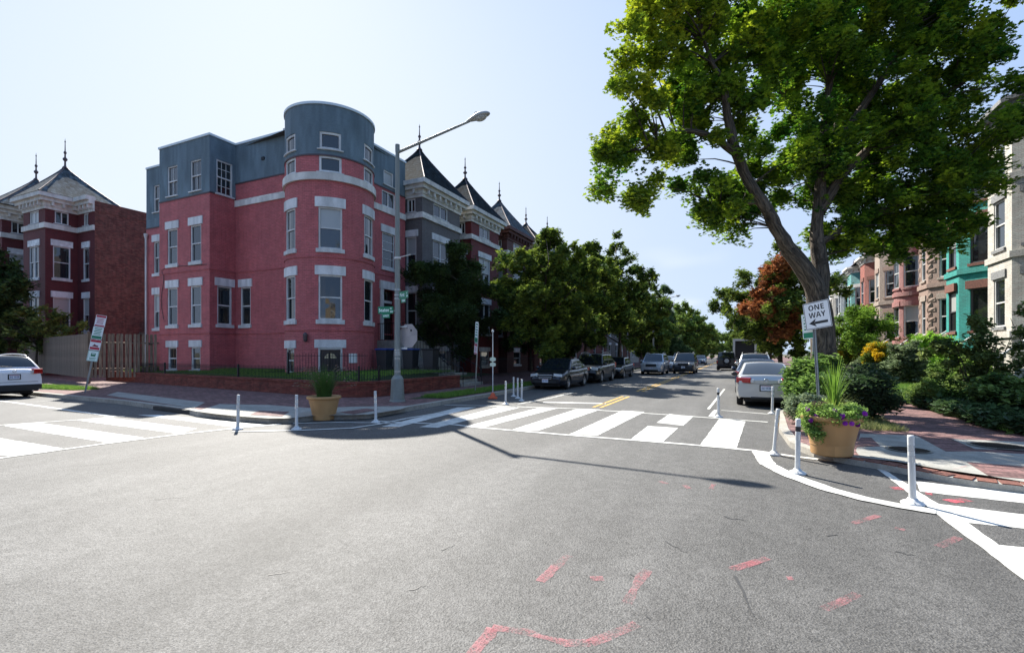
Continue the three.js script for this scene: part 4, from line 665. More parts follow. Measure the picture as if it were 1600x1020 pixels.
picketFence('low black iron picket fence on the brick retaining wall', [[-34, 16.25], [-27, 15.3], [-20, 14.36], [-13.45, 13.5], [-12.6, 13.78], [-12.2, 14.4], [-12.2, 19.8]], 0.66, 0.52, 0.105);
picketFence('black iron railing in front of the basement door of the tower', [[-17.9, 15.2], [-16.2, 15.9], [-15.2, 17.2]], 0.75, 0.95, 0.13);
picketFence('tall black iron fence behind the small dark tree', [[-12.25, 22.4], [-12.25, 29.8]], 0.5, 1.0, 0.14);
picketFence('low iron garden fence beside the yellow flowering bush', [[4.95, 25.2], [4.95, 27.6], [4.95, 30]], 0.12, 1.0, 0.12);
{ // wood fence: each board on its own
  const t = thing('wood_fence', 'weathered grey brown wooden board fence left of pink house', 'fence', -31.5, 0.3, 14.0), r = rnd(8);
  const A = [[-31.5, 14.0], [-42, 16.4], [-52, 18.7]], B = [[-31.45, 14.05], [-29.42, 16.3]]; let n = 0;
  const geo = [0, 1, 2].map(k => { const s = new THREE.Shape(); s.moveTo(-0.066, 0); s.lineTo(0.066, 0); s.lineTo(0.066, 2.32); s.lineTo(0.04, 2.36); s.lineTo(-0.04, 2.36); s.lineTo(-0.066, 2.32); const g = new THREE.ExtrudeGeometry(s, { depth: 0.022, bevelEnabled: false }); const uv = g.attributes.uv; for (let i = 0; i < uv.count; i++) uv.setX(i, uv.getX(i) + k * 0.31); return g; });
  const boards = (p, gap, alt) => { for (let i = 0; i < p.length - 1; i++) { const a = p[i], b = p[i + 1], L = Math.hypot(b[0] - a[0], b[1] - a[1]), k = Math.round(L / gap), ang = Math.atan2(b[1] - a[1], b[0] - a[0]);
    for (let j = 0; j < k; j++) { const m = mesh(n ? `board_${String(n).padStart(3, '0')}` : 'board', geo[n % 3], M.wood[Math.floor(r() * 3)], t); n++; const off = alt && j % 2 ? 0.07 : 0; m.position.set(mixn(a[0], b[0], (j + 0.5) / k) + 31.5 + Math.sin(ang) * off, 0.12 + r() * 0.02, -mixn(a[1], b[1], (j + 0.5) / k) + 14.0 - Math.cos(ang) * off * -1); m.rotation.y = ang; m.rotation.z = (r() - 0.5) * 0.008; } 
    for (const y of [0.9, 2.3]) part('rail', rod(V(a[0], y, a[1] + 0.06), V(b[0], y, b[1] + 0.06), 0.045, 4), M.wood[2], t); } };
  boards(A, 0.143, false); boards(B, 0.19, true);
  part('post', boxD(-31.55, -31.43, 0, 2.9, 13.98, 14.1), M.wood[0], t);
  for (const [k, y] of [[0.9, 2.2], [0.9, 1.1]]) { const p = lawnAt(B[0], B[1], k); part('hinge', boxD(p[0] - 0.15, p[0] + 0.15, y, y + 0.06, p[1] - 0.06, p[1] - 0.03), M.iron, t); }
}
{ // bins by the stoop
  const binGeo = () => { const g = new THREE.BoxGeometry(0.6, 0.95, 0.65, 1, 1, 1), p = g.attributes.position; for (let i = 0; i < p.count; i++) if (p.getY(i) < 0) p.setXYZ(i, p.getX(i) * 0.82, p.getY(i), p.getZ(i) * 0.82); return uvMetres(g).translate(0, 0.55, 0); };
  const bin = (label, x, d, lid) => { const t = thing('wheeled_bin', label, 'bin', x, 0.86, d, 0.1); mesh('body', binGeo(), std({ color: [0.02, 0.022, 0.026], roughness: 0.5 }), t); mesh('lid', bevelBox(0.68, 0.72, 0.08, 0.03).rotateX(-Math.PI / 2).translate(0, 1.07, 0), lid, t); for (const s of [-1, 1]) mesh('wheel', new THREE.CylinderGeometry(0.11, 0.11, 0.06, 14).rotateZ(Math.PI / 2).translate(s * 0.26, 0.11, -0.24), M.rubber, t); mesh('handle', rod(new THREE.Vector3(-0.22, 1.02, -0.4), new THREE.Vector3(0.22, 1.02, -0.4), 0.018), M.black, t); return t; };
  const blue = std({ color: [0.02, 0.06, 0.26], roughness: 0.4 });
  bin('black wheeled bin with blue lid beside the tower of pink house', -15.9, 19.2, blue); bin('black wheeled bin with blue lid at the foot of the grey stoop', -15.0, 20.1, blue);
  bin('black wheeled bin with black lid by the iron fence', -14.0, 20.4, M.black);
}

// ---------------------------------------------------------------- flexible posts
function flexPost(dark) {
  const g = new THREE.Group();
  mesh('base', lathe([[0.11, 0], [0.115, 0.015], [0.10, 0.03], [0.06, 0.045], [0.045, 0.07], [0.001, 0.07]], 20), M.plasticWhite, g);
  for (let k = 0; k < 4; k++) mesh('bolt', new THREE.CylinderGeometry(0.008, 0.008, 0.008, 6).translate(Math.cos(k * 1.57 + 0.5) * 0.09, 0.034, Math.sin(k * 1.57 + 0.5) * 0.09), M.steel, g);
  mesh('tube', lathe([[0.036, 0.05], [0.034, 0.2], [0.033, 0.76], [0.030, 0.78], [0.001, 0.782]], 16), M.plasticWhite, g);
  mesh('reflective_band', lathe([[0.0345, 0.60], [0.0345, 0.67]], 16), dark ? M.black : M.reflector, g);
  mesh('reflective_band', lathe([[0.0345, 0.48], [0.0345, 0.55]], 16), M.reflector, g);
  return g;
}
[[371, 671, 'white flexible post at the end of the side street crosswalk', 0.02, 0], [463, 671, 'white flexible post between the planter of tall grass and the side street crosswalk', 0.0, 0], [587, 660, 'white flexible post in front of the street lamp', -0.02, 0],
  [790, 632, 'white flexible post at the far edge of crosswalk near the orange sign base', 0.01, 0], [802.5, 619.5, 'farthest from crosswalk of three white flexible posts before the navy sedan', 0, 0], [809, 622.5, 'middle one of three white flexible posts before the navy sedan', 0, 0], [815, 626.5, 'nearest to crosswalk of three white flexible posts before the navy sedan', 0.02, 0],
  [1123, 652, 'white flexible post with black band behind the silver car at its road side', -0.01, 1], [1207, 647, 'white flexible post behind the silver car at its kerb side', 0.03, 0], [1210, 711, 'leaning white flexible post at the tip of the curved white line', 0.09, 0], [1246.5, 740, 'white flexible post with dark bands on the curved white line before terracotta flower planter', 0.015, 1], [1427, 788, 'silvery white flexible post where the curved line meets the right crosswalk', -0.03, 0],
].forEach(([px, py, label, lean, dark]) => { const [x, d] = G(px, py), g = flexPost(dark); g.name = numbered('flexible_post'); g.userData = { label, category: 'post', group: 'white flexible posts' }; g.position.set(x, 0.002, -d); g.rotation.set(0, YAW, 0); g.rotateZ(-lean); scene.add(g); });

// ---------------------------------------------------------------- signs
function canvasTex(w, h, draw) { const c = document.createElement('canvas'); c.width = w; c.height = h; draw(c.getContext('2d'), w, h); const t = new THREE.CanvasTexture(c); t.colorSpace = THREE.SRGBColorSpace; return t; }
function signFace(w, h, t, r = 0.02) { // plate with rounded corners; the print fills its front
  const s = new THREE.Shape(), a = w / 2, b = h / 2; s.moveTo(-a + r, -b); s.lineTo(a - r, -b); s.quadraticCurveTo(a, -b, a, -b + r); s.lineTo(a, b - r); s.quadraticCurveTo(a, b, a - r, b); s.lineTo(-a + r, b); s.quadraticCurveTo(-a, b, -a, b - r); s.lineTo(-a, -b + r); s.quadraticCurveTo(-a, -b, -a + r, -b);
  const g = new THREE.ShapeGeometry(s, 4), p = g.attributes.position, uv = g.attributes.uv; for (let i = 0; i < p.count; i++) uv.setXY(i, p.getX(i) / w + 0.5, p.getY(i) / h + 0.5);
  const back = new THREE.ExtrudeGeometry(s, { depth: 0.004, bevelEnabled: false }).translate(0, 0, -0.006);
  return { front: g, back };
}
function plate(parent, name, w, h, print, x, y, z, tilt = 0, turn = 0) {
  const f = signFace(w, h), b = mesh(name, f.back, M.steel, parent); b.position.set(x, y, z); b.rotation.set(0, turn, tilt);
  mesh('print', f.front, std({ map: print, roughness: 0.4 }), b); return b;
}
const oneWay = canvasTex(256, 276, (c, w, h) => { c.fillStyle = '#e4e6e8'; c.fillRect(0, 0, w, h); c.strokeStyle = '#1b1d22'; c.lineWidth = 5; c.strokeRect(7, 7, w - 14, h - 14); c.fillStyle = '#16181c'; c.textAlign = 'center'; c.font = 'bold 76px sans-serif'; c.fillText('ONE', w / 2, 84, 170); c.fillText('WAY', w / 2, 160, 184); c.beginPath(); c.moveTo(38, 214); c.lineTo(110, 172); c.lineTo(96, 202); c.lineTo(222, 202); c.lineTo(222, 228); c.lineTo(96, 228); c.lineTo(110, 256); c.closePath(); c.fill(); });
const lines_ = (c, x, y, w, n, dy, col) => { c.fillStyle = col; for (let i = 0; i < n; i++) c.fillRect(x + (i % 2) * 6, y + i * dy, w - (i * 13 % 22), dy * 0.42); };
const parkRed = canvasTex(128, 192, (c, w, h) => { c.fillStyle = '#e8e6e6'; c.fillRect(0, 0, w, h); c.fillStyle = '#b0243c'; c.fillRect(6, 6, w - 12, 34); c.fillRect(6, h - 26, w - 12, 20); lines_(c, 18, 56, 92, 5, 20, '#a8324a'); });
const parkGreen = canvasTex(128, 192, (c, w, h) => { c.fillStyle = '#dfe8e4'; c.fillRect(0, 0, w, h); lines_(c, 18, 18, 92, 5, 24, '#137a5c'); c.fillStyle = '#0c7a58'; c.fillRect(6, h - 48, w - 12, 42); });
const parkTow = canvasTex(128, 128, (c, w, h) => { c.fillStyle = '#e8e6e6'; c.fillRect(0, 0, w, h); c.fillStyle = '#b81f38'; c.fillRect(4, 4, w - 8, 28); c.fillRect(8, 92, w - 16, 28); c.fillStyle = '#702030'; c.beginPath(); c.moveTo(30, 84); c.lineTo(56, 52); c.lineTo(70, 66); c.lineTo(100, 70); c.lineTo(100, 86); c.fill(); });
const parkPay = canvasTex(128, 144, (c, w, h) => { c.fillStyle = '#dff0ea'; c.fillRect(0, 0, w, h); c.strokeStyle = '#0c7a58'; c.lineWidth = 4; c.strokeRect(5, 5, w - 10, h - 10); c.fillStyle = '#0c7450'; c.fillRect(38, 34, 54, 44); c.fillStyle = '#dff0ea'; c.fillRect(46, 42, 38, 10); lines_(c, 24, 96, 80, 2, 18, '#2c8a6c'); });
function signPost(name, label, x, y, d, h, turn, lean, group) { const t = thing(name, label, 'sign', x, y, d, turn, group); t.rotateZ(lean); const u = new THREE.Shape([[-0.03, -0.012], [-0.018, -0.012], [-0.018, 0.012], [0.018, 0.012], [0.018, -0.012], [0.03, -0.012], [0.03, 0.02], [-0.03, 0.02]].map(p => new THREE.Vector2(...p))); mesh('pole', new THREE.ExtrudeGeometry(u, { depth: h, bevelEnabled: false }).rotateX(-Math.PI / 2).translate(0, -0.1, -0.03), M.steel, t); return t; }
{ const [x, d] = G(1266, 607, 0.1); // one way sign by the maple
  const t = signPost('one_way_sign', 'leaning white one way sign with left arrow in front of maple trunk', 1.72, 0.1, 13.5, 2.85, YAW * 0 - 0.62, 0.06);
  plate(t, 'one_way_plate', 0.60, 0.64, oneWay, 0.12, 2.52, 0.03, 0.08); plate(t, 'parking_plate', 0.3, 0.6, parkGreen, -0.14, 2.28, -0.05, 0.03);
  for (const y of [2.35, 2.7]) mesh('bolt', new THREE.SphereGeometry(0.012, 8, 6).translate(0.06, y, 0.035), M.steel, t); }
{ const [x, d] = G(132, 613, CURB); const t = signPost('parking_sign', 'leaning pole with four red and green parking signs on the side street', x, CURB, d, 3.2, 1.05, -0.165);
  plate(t, 'sign_plate', 0.34, 0.48, parkRed, 0, 2.98, 0.03); plate(t, 'sign_plate', 0.34, 0.50, parkGreen, -0.01, 2.47, 0.03); plate(t, 'sign_plate', 0.35, 0.44, parkTow, 0, 1.97, 0.03); plate(t, 'sign_plate', 0.35, 0.44, parkPay, 0, 1.51, 0.03); }
{ const t = signPost('parking_sign', 'leaning parking sign with narrow green and red plates at kerb before dark trees', -9.75, CURB, 17.3, 2.9, -0.65, -0.12); plate(t, 'sign_plate', 0.3, 0.85, parkGreen, 0, 2.45, 0.03); plate(t, 'sign_plate', 0.3, 0.42, parkRed, 0, 1.78, 0.03); }
{ const [x, d] = G(770, 623); const t = thing('temporary_sign_stand', 'thin pole with two small diamond plates on an orange base in the gutter', 'sign', x, 0, d, YAW); const orange = std({ color: [0.55, 0.09, 0.03], roughness: 0.6 });
  mesh('base', bevelBox(0.34, 0.34, 0.07, 0.02).rotateX(-Math.PI / 2).translate(0, 0.035, 0), orange, t); mesh('socket', lathe([[0.12, 0.07], [0.07, 0.2], [0.04, 0.24], [0.001, 0.24]], 12), orange, t); mesh('pole', rod(new THREE.Vector3(0, 0.1, 0), new THREE.Vector3(0, 2.55, 0), 0.018), M.plasticWhite, t); mesh('tip', lathe([[0.04, 2.53], [0.05, 2.58], [0.02, 2.62], [0.001, 2.63]], 8), M.plasticWhite, t);
  for (const y of [1.3, 1.5]) mesh('diamond_plate', new THREE.CylinderGeometry(0.13, 0.13, 0.01, 6).rotateX(Math.PI / 2).scale(1, 0.72, 1).translate(0, y, 0.025), std({ color: [0.55, 0.62, 0.5], roughness: 0.4 }), t); }
signPost('sign_pole', 'bare grey sign pole beyond the one way sign', 2.1, 0.1, 17.6, 2.7, 0.3, 0);

// ---------------------------------------------------------------- street lamps
function streetLamp(label, x, y, d, turn, h, arm) {
  const t = thing('street_lamp', label, 'street lamp', x, y, d, turn);
  const oct = (r0, r1, a, b) => new THREE.CylinderGeometry(r1, r0, b - a, 8).translate(0, (a + b) / 2, 0);
  mesh('base', merge([oct(0.27, 0.25, 0, 0.05), oct(0.235, 0.20, 0.05, 0.75), oct(0.20, 0.12, 0.75, 0.87)]), M.lampPole, t);
  mesh('pole', new THREE.CylinderGeometry(0.065, 0.105, h - 0.8, 16).translate(0, (h + 0.8) / 2, 0), M.lampPole, t);
  mesh('pole_cap', new THREE.CylinderGeometry(0.075, 0.075, 0.24, 12).translate(0, h + 0.02, 0), M.lampPole, t);
  mesh('arm', tube([new THREE.Vector3(0, h - 0.12, 0), new THREE.Vector3(arm * 0.5, h + 0.12, 0), new THREE.Vector3(arm, h + 0.36, 0)], 0.05, 0.035, 8), M.lampPole, t);
  const head = mesh('lamp_head', (() => { const g = new THREE.SphereGeometry(1, 24, 12), p = g.attributes.position; for (let i = 0; i < p.count; i++) { let X = p.getX(i), Y = p.getY(i), Z = p.getZ(i); const taper = mixn(0.45, 1, clamp((X + 1) / 1.1)); p.setXYZ(i, X * 0.42, Y > 0 ? Y * 0.13 * taper : Y * 0.05, Z * 0.17 * taper); } g.computeVertexNormals(); return g; })(), std({ color: [0.50, 0.52, 0.50], roughness: 0.5, map: grungeMap }), t);
  head.position.set(arm + 0.3, h + 0.42, 0); head.rotation.z = 0.12;
  mesh('lens', new THREE.SphereGeometry(1, 18, 10, 0, Math.PI * 2, Math.PI / 2, Math.PI / 2).scale(0.2, 0.11, 0.13).translate(0.1, -0.03, 0), phys({ color: [0.45, 0.46, 0.42], roughness: 0.15, transmission: 0.3 }), head);
  mesh('photocell', new THREE.CylinderGeometry(0.04, 0.04, 0.07, 10).translate(-0.05, 0.14, 0), M.iron, head);
  return t;
}
const lamp = streetLamp('grey street lamp with long arm and green street name signs at the corner', -10.29, CURB, 13.07, 0, 8.38, 2.75);
for (const y of [0.99, 1.42, 1.55, 1.62, 1.7, 3.4, 3.52, 3.7]) mesh('steel_strap', new THREE.CylinderGeometry(0.107, 0.107, 0.02, 16, 1, true).translate(0, y, 0), M.reflector, lamp);
const grn = (a, b, c2) => canvasTex(256, 96, (c, w, h) => { c.fillStyle = '#0b7350'; c.fillRect(0, 0, w, h); c.fillStyle = '#eef6f2'; c.font = 'bold 62px sans-serif'; c.textAlign = 'left'; c.fillText(a, 14, 70, 170); c.font = 'bold 32px sans-serif'; c.fillText(b, 198, 42, 48); c.fillText(c2, 198, 80, 48); });
const num = s => canvasTex(160, 72, (c, w, h) => { c.fillStyle = '#0b7350'; c.fillRect(0, 0, w, h); c.fillStyle = '#eef6f2'; c.font = 'bold 50px sans-serif'; c.textAlign = 'center'; c.fillText(s, w / 2, 54, 140); });
{ const nm = thing('street_name_sign', 'green street name sign reading Seaton Pl on the lamp pole', 'sign', -10.29, 3.05, 13.07, YAW + 0.12); plate(nm, 'name_plate', 0.50, 0.24, grn('Seaton', 'Pl', 'NW'), -0.38, 0.1, 0.02, 0.03); plate(nm, 'number_plate', 0.25, 0.14, num('UNIT'), -0.37, -0.09, 0.02, 0.03); mesh('bracket', box(-0.16, 0.02, 0.06, 0.1, -0.02, 0.01), M.steel, nm); }
{ const nm = thing('street_name_sign', 'green street name sign reading First St on the lamp pole', 'sign', -10.29, 3.62, 13.07, -0.25); plate(nm, 'name_plate', 0.46, 0.24, grn('First', 'St', 'NW'), 0.35, 0.02, 0.02, 0.02); plate(nm, 'number_plate', 0.25, 0.14, num('1800'), 0.33, -0.17, 0.02, 0.02); mesh('bracket', box(-0.02, 0.16, 0.0, 0.04, -0.02, 0.01), M.steel, nm); }
{ const st = thing('stop_sign', 'octagonal stop sign seen from its grey back on the lamp pole', 'sign', -10.29, 2.3, 13.07, YAW - 0.55); const o = new THREE.Shape(); for (let k = 0; k < 8; k++) { const a = Math.PI / 8 + k * Math.PI / 4; o[k ? 'lineTo' : 'moveTo'](Math.cos(a) * 0.42, Math.sin(a) * 0.42); }
  mesh('plate', new THREE.ExtrudeGeometry(o, { depth: 0.006, bevelEnabled: false }).translate(0.34, 0, -0.16), std({ color: [0.46, 0.42, 0.42], roughness: 0.5, metalness: 0.15, map: grungeMap }), st); mesh('mount', merge([box(0.0, 0.3, -0.44, -0.38, -0.15, -0.1), box(0.0, 0.3, 0.28, 0.33, -0.15, -0.1)]), M.plasticWhite, st); mesh('bolt', new THREE.CylinderGeometry(0.03, 0.03, 0.02, 10).rotateX(Math.PI / 2).translate(0.47, 0.18, -0.145), M.iron, st); }
{ // thin rod clamped to the pole
  mesh('banner_rod', merge([rod(new THREE.Vector3(0, 4.75, 0.05), new THREE.Vector3(0.62, 4.8, 0.1), 0.014), new THREE.CylinderGeometry(0.11, 0.11, 0.06, 12).translate(0, 4.75, 0)]), M.plasticWhite, lamp); }
streetLamp('distant street lamp with arm over the road beyond the left trees', -9.9, CURB, 64, 0, 8.4, 2.6);

// ---------------------------------------------------------------- planters
function planterPot(t, s) { mesh('pot', lathe([[0.001, 0.0], [0.27, 0], [0.285, 0.02], [0.292, 0.15], [0.30, 0.155], [0.30, 0.165], [0.296, 0.17], [0.375, 0.52], [0.375, 0.53], [0.42, 0.545], [0.425, 0.60], [0.41, 0.615], [0.385, 0.6], [0.375, 0.54], [0.001, 0.54]].map(p => [p[0] * s, p[1] * s]), 40), M.terracotta, t); mesh('soil', new THREE.CylinderGeometry(0.375 * s, 0.37 * s, 0.03, 24).translate(0, 0.55 * s, 0), M.soil, t); }

// ---------------------------------------------------------------- vehicles: front towards -z, wheels on y = 0
const carGlass = phys({ color: [0.01, 0.014, 0.018], roughness: 0.04, ior: 1.7 }), lampClear = phys({ color: [0.55, 0.56, 0.56], roughness: 0.12, clearcoat: 1 }), lampRed = phys({ color: [0.42, 0.012, 0.015], roughness: 0.15, clearcoat: 1 }), lampAmber = phys({ color: [0.5, 0.16, 0.02], roughness: 0.2, clearcoat: 1 }), chrome = std({ color: [0.6, 0.61, 0.62], metalness: 1, roughness: 0.22 }), alloy = std({ color: [0.42, 0.43, 0.44], metalness: 0.7, roughness: 0.35 }), darkPlastic = std({ color: [0.018, 0.018, 0.02], roughness: 0.55 });
const paintOf = (c, metal = 0.3) => phys({ color: c, roughness: 0.35, metalness: metal, clearcoat: 0.7, clearcoatRoughness: 0.06 });
const plateTex = (txt, col = '#2a3f78') => canvasTex(160, 80, (c, w, h) => { c.fillStyle = '#d8dde6'; c.fillRect(0, 0, w, h); c.fillStyle = '#b03040'; c.fillRect(6, 6, w - 12, 7); c.fillStyle = col; c.font = 'bold 46px sans-serif'; c.textAlign = 'center'; c.fillText(txt, w / 2, 58, 140); });
const plateA = plateTex('DZ 1938');
function polyLine(pts, s) { // smooth curve through [s, y] points
  if (s <= pts[0][0]) return pts[0][1]; for (let i = 0; i < pts.length - 1; i++) if (s <= pts[i + 1][0]) { const t = (s - pts[i][0]) / (pts[i + 1][0] - pts[i][0]); const a = pts[Math.max(0, i - 1)], b = pts[i], c = pts[i + 1], d = pts[Math.min(pts.length - 1, i + 2)]; const h = c[0] - b[0], lim = (v) => v, m1 = i ? (c[1] - a[1]) / (c[0] - a[0]) * h : (c[1] - b[1]), m2 = i < pts.length - 2 ? (d[1] - b[1]) / (d[0] - b[0]) * h : (c[1] - b[1]); const t2 = t * t, t3 = t2 * t; return (2 * t3 - 3 * t2 + 1) * b[1] + (t3 - 2 * t2 + t) * m1 * 0.8 + (-2 * t3 + 3 * t2) * c[1] + (t3 - t2) * m2 * 0.8; } return pts[pts.length - 1][1];
}
function loft(rows, capA, capB) { // rows of points -> smooth skin
  const n = rows[0].length, pos = rows.flat().flatMap(v => [v.x, v.y, v.z]), idx = [];
  for (let i = 0; i < rows.length - 1; i++) for (let k = 0; k < n - 1; k++) { const a = i * n + k, b = a + n; idx.push(a, b, a + 1, b, b + 1, a + 1); }
  const g = new THREE.BufferGeometry(); g.setAttribute('position', new THREE.Float32BufferAttribute(pos, 3)); g.setIndex(idx); g.computeVertexNormals(); const out = [flat(g)];
  for (const r of [capA && rows[0], capB && rows[rows.length - 1]]) if (r) { const T = [], c = r.reduce((s, v) => s.add(v), new THREE.Vector3()).multiplyScalar(1 / n); for (let k = 0; k < n; k++) { const a = r[k], b = r[(k + 1) % n]; T.push(a.x, a.y, a.z, b.x, b.y, b.z, c.x, c.y, c.z); } const h = new THREE.BufferGeometry(); h.setAttribute('position', new THREE.Float32BufferAttribute(T, 3)); h.computeVertexNormals(); out.push(flat(h)); }
  return merge(out);
}
function wheelSet(t, R, W, spots, rimMat) {
  const tyre = lathe([[R * 0.62, -W / 2], [R * 0.93, -W / 2], [R * 0.985, -W * 0.38], [R, -W * 0.2], [R, W * 0.2], [R * 0.985, W * 0.38], [R * 0.93, W / 2], [R * 0.62, W / 2]], 30).rotateZ(Math.PI / 2);
  const spokes = []; for (let k = 0; k < 5; k++) spokes.push(new THREE.BoxGeometry(0.03, R * 0.56, 0.075).translate(W * 0.40, R * 0.32, 0).rotateX(k * Math.PI * 0.4));
  const rim = merge([lathe([[R * 0.64, W * 0.47], [R * 0.58, W * 0.48], [R * 0.57, W * 0.1], [R * 0.12, W * 0.16]], 24).rotateZ(-Math.PI / 2), ...spokes, new THREE.CylinderGeometry(R * 0.16, R * 0.16, 0.04, 12).rotateZ(Math.PI / 2).translate(W * 0.42, 0, 0)]);
  const disc = new THREE.CylinderGeometry(R * 0.6, R * 0.6, 0.02, 20).rotateZ(Math.PI / 2);
  for (const [x, z] of spots) { const w = mesh('wheel', disc, darkPlastic, t); w.position.set(x, R, z); if (x < 0) w.rotation.y = Math.PI; mesh('tyre', tyre, M.rubber, w); mesh('rim', rim, rimMat || alloy, w); }
}
function car(o) {
  const t = new THREE.Group(), { L, W, wb, ax, R } = o, hw = W / 2, P_ = paintOf(o.paint, o.metal), yBot = o.bottom ?? 0.22, z = s => s - L / 2, fEnd = o.frontTaper ?? 0.15, rEnd = o.rearTaper ?? 0.09;
  const pw = s => hw * (1 - fEnd * Math.pow(clamp(1 - s / 0.6), 2) - rEnd * Math.pow(clamp((s - (L - 0.45)) / 0.45), 2));
  const arch = s => { let y = 0; for (const c of [ax, ax + wb]) { const k = (R + 0.055) ** 2 - (s - c) ** 2; if (k > 0) y = Math.max(y, R + Math.sqrt(k)); } return y; };
  const low = s => Math.max(yBot + 0.10 * Math.pow(clamp(1 - s / 0.35), 2) + (o.rearLift ?? 0.08) * Math.pow(clamp((s - L + 0.4) / 0.4), 2), 0);
  const T = s => polyLine(o.top, s);
  const PR = [[0.90, 0], [0.975, 0.12], [1, 0.38], [1, 0.58], [0.975, 0.78], [0.93, 0.92], [0.85, 0.985]];
  const halfX = (s, y) => { const b = low(s), h = T(s) - b, v = clamp((y - b) / h); for (let i = 0; i < PR.length - 1; i++) if (v <= PR[i + 1][1]) return pw(s) * mixn(PR[i][0], PR[i + 1][0], (v - PR[i][1]) / (PR[i + 1][1] - PR[i][1])); return pw(s) * 0.85; };
  const rows = [], ss = new Set(); for (let i = 0; i <= 46; i++) ss.add(i / 46 * L); for (const c of [ax, ax + wb]) for (let k = -8; k <= 8; k++) ss.add(c + (R + 0.055) * Math.sin(k / 8 * Math.PI / 2)); ss.add(0.04); ss.add(0.1); ss.add(L - 0.04); ss.add(L - 0.1);
  for (const s of [...ss].filter(s => s >= 0 && s <= L).sort((a, b) => a - b)) { const b = low(s), h = T(s) - b, a = arch(s), side = PR.map(([w, v]) => [pw(s) * w, Math.min(Math.max(b + h * v, a), T(s))]); side.push([pw(s) * 0.5, T(s) + 0.02], [0, T(s) + 0.028]); rows.push([...side.map(([x, y]) => new THREE.Vector3(x, y, z(s))), ...side.slice(0, -1).reverse().map(([x, y]) => new THREE.Vector3(-x, y, z(s)))]); }
  const body = mesh('body', loft(rows, true, true), P_, t);
  mesh('underbody', box(-hw * 0.74, hw * 0.74, 0.17, Math.min(0.8, T(L / 2) - 0.15), z(0.25), z(L - 0.25)), M.black, t);
  // cabin
  const [s0, s1, s2, s3] = o.cab, roof = o.H, yb = s => T(s) - 0.03, wB = hw * (o.wB ?? 0.93), wR = hw * (o.wR ?? 0.74), base = o.belt ?? T((s0 + s3) / 2);
  const wy = y => mixn(wB, wR, clamp((y - base) / (roof - base), -0.2, 1)), top = s => s <= s1 ? mixn(yb(s0), roof - 0.02, Math.pow((s - s0) / (s1 - s0), 0.92)) : s < s2 ? roof - 0.02 + 0.02 * Math.sin((s - s1) / (s2 - s1) * Math.PI) : mixn(roof - 0.02, yb(s3), Math.pow((s - s2) / (s3 - s2), o.rearPow ?? 1.15));
  const fr = [1, 0.93, 0.65, 0.33, 0], crown = f => 0.045 * (1 - f * f), cr = [];
  const cs = []; for (let i = 0; i <= 12; i++) cs.push(mixn(s0, s1, i / 12)); for (let i = 1; i < 12; i++) cs.push(mixn(s1, s2, i / 12)); for (let i = 0; i <= 12; i++) cs.push(mixn(s2, s3, i / 12));
  for (const s of cs) { const y1 = Math.max(top(s), yb(s) + 0.002), y0 = yb(s), w1 = wy(y1), side = [[wy(y0), y0], [mixn(wy(y0), w1, 0.5) + 0.012, mixn(y0, y1, 0.5)], ...fr.map((f, i) => [w1 * f, y1 - (i ? 0 : 0.035) * clamp((y1 - y0) / 0.3) + crown(f) * clamp((y1 - y0) / 0.4)])]; cr.push([...side.map(([x, y]) => new THREE.Vector3(x, y, z(s))), ...side.slice(0, -1).reverse().map(([x, y]) => new THREE.Vector3(-x, y, z(s)))]); }
  const cabin = mesh('cabin', loft(cr, false, false), P_, t);
  const screen = (name, a, b, dz, inset = 0.1) => { const rw = []; for (let i = 0; i <= 8; i++) { const s = mixn(a, b, i / 8), y = top(s), w = wy(y) - inset * 0.9, r = []; for (let k = -6; k <= 6; k++) { const f = k / 6; r.push(new THREE.Vector3(w * f, y + crown(f * 0.95) * clamp((y - yb(s)) / 0.4) + 0.008, z(s) + dz)); } rw.push(r); } return mesh(name, loft(rw), carGlass, t); };
  screen('windshield', mixn(s0, s1, 0.08), mixn(s0, s1, 0.93), -0.008); screen('rear_window', mixn(s2, s3, 0.10), mixn(s2, s3, o.rearGlass ?? 0.86), 0.008);
  const sideWin = (pts, name = 'side_window') => { for (const sg of [-1, 1]) { const g = new THREE.ShapeGeometry(new THREE.Shape(pts.map(p => new THREE.Vector2(p[0], p[1])))), p = g.attributes.position; for (let i = 0; i < p.count; i++) { const s = p.getX(i), y = p.getY(i), y0 = yb(s), y1 = top(s), v = clamp((y - y0) / Math.max(0.05, y1 - y0)); p.setXYZ(i, sg * (wy(y) + 0.012 * (1 - Math.abs(v - 0.5) * 2) + 0.007), y, z(s)); } g.computeVertexNormals(); mesh(name, g, carGlass, t); } };
  const topIn = s => Math.min(top(s), roof) - 0.07, yl = s => yb(s) + 0.045, mid = o.bpillar ?? (s1 + s2) / 2 - 0.02, fA = mixn(s0, s1, 0.34), rA = mixn(s2, s3, o.sideEnd ?? 0.62), seg = (a, b, f, n = 6) => Array.from({ length: n + 1 }, (_, i) => { const s = mixn(a, b, i / n); return [s, f(s)]; });
  const cut = (a, b) => { const lo = seg(a, b, yl), hi = seg(b, a, topIn).filter(([s, y]) => y > yl(s) + 0.02); sideWin([...lo, ...hi]); };
  cut(fA, mid - 0.04); if (o.windows === 3) { const m2 = (mid + rA) / 2 + 0.22; cut(mid + 0.04, m2 - 0.04); cut(m2 + 0.04, rA); } else cut(mid + 0.04, rA);
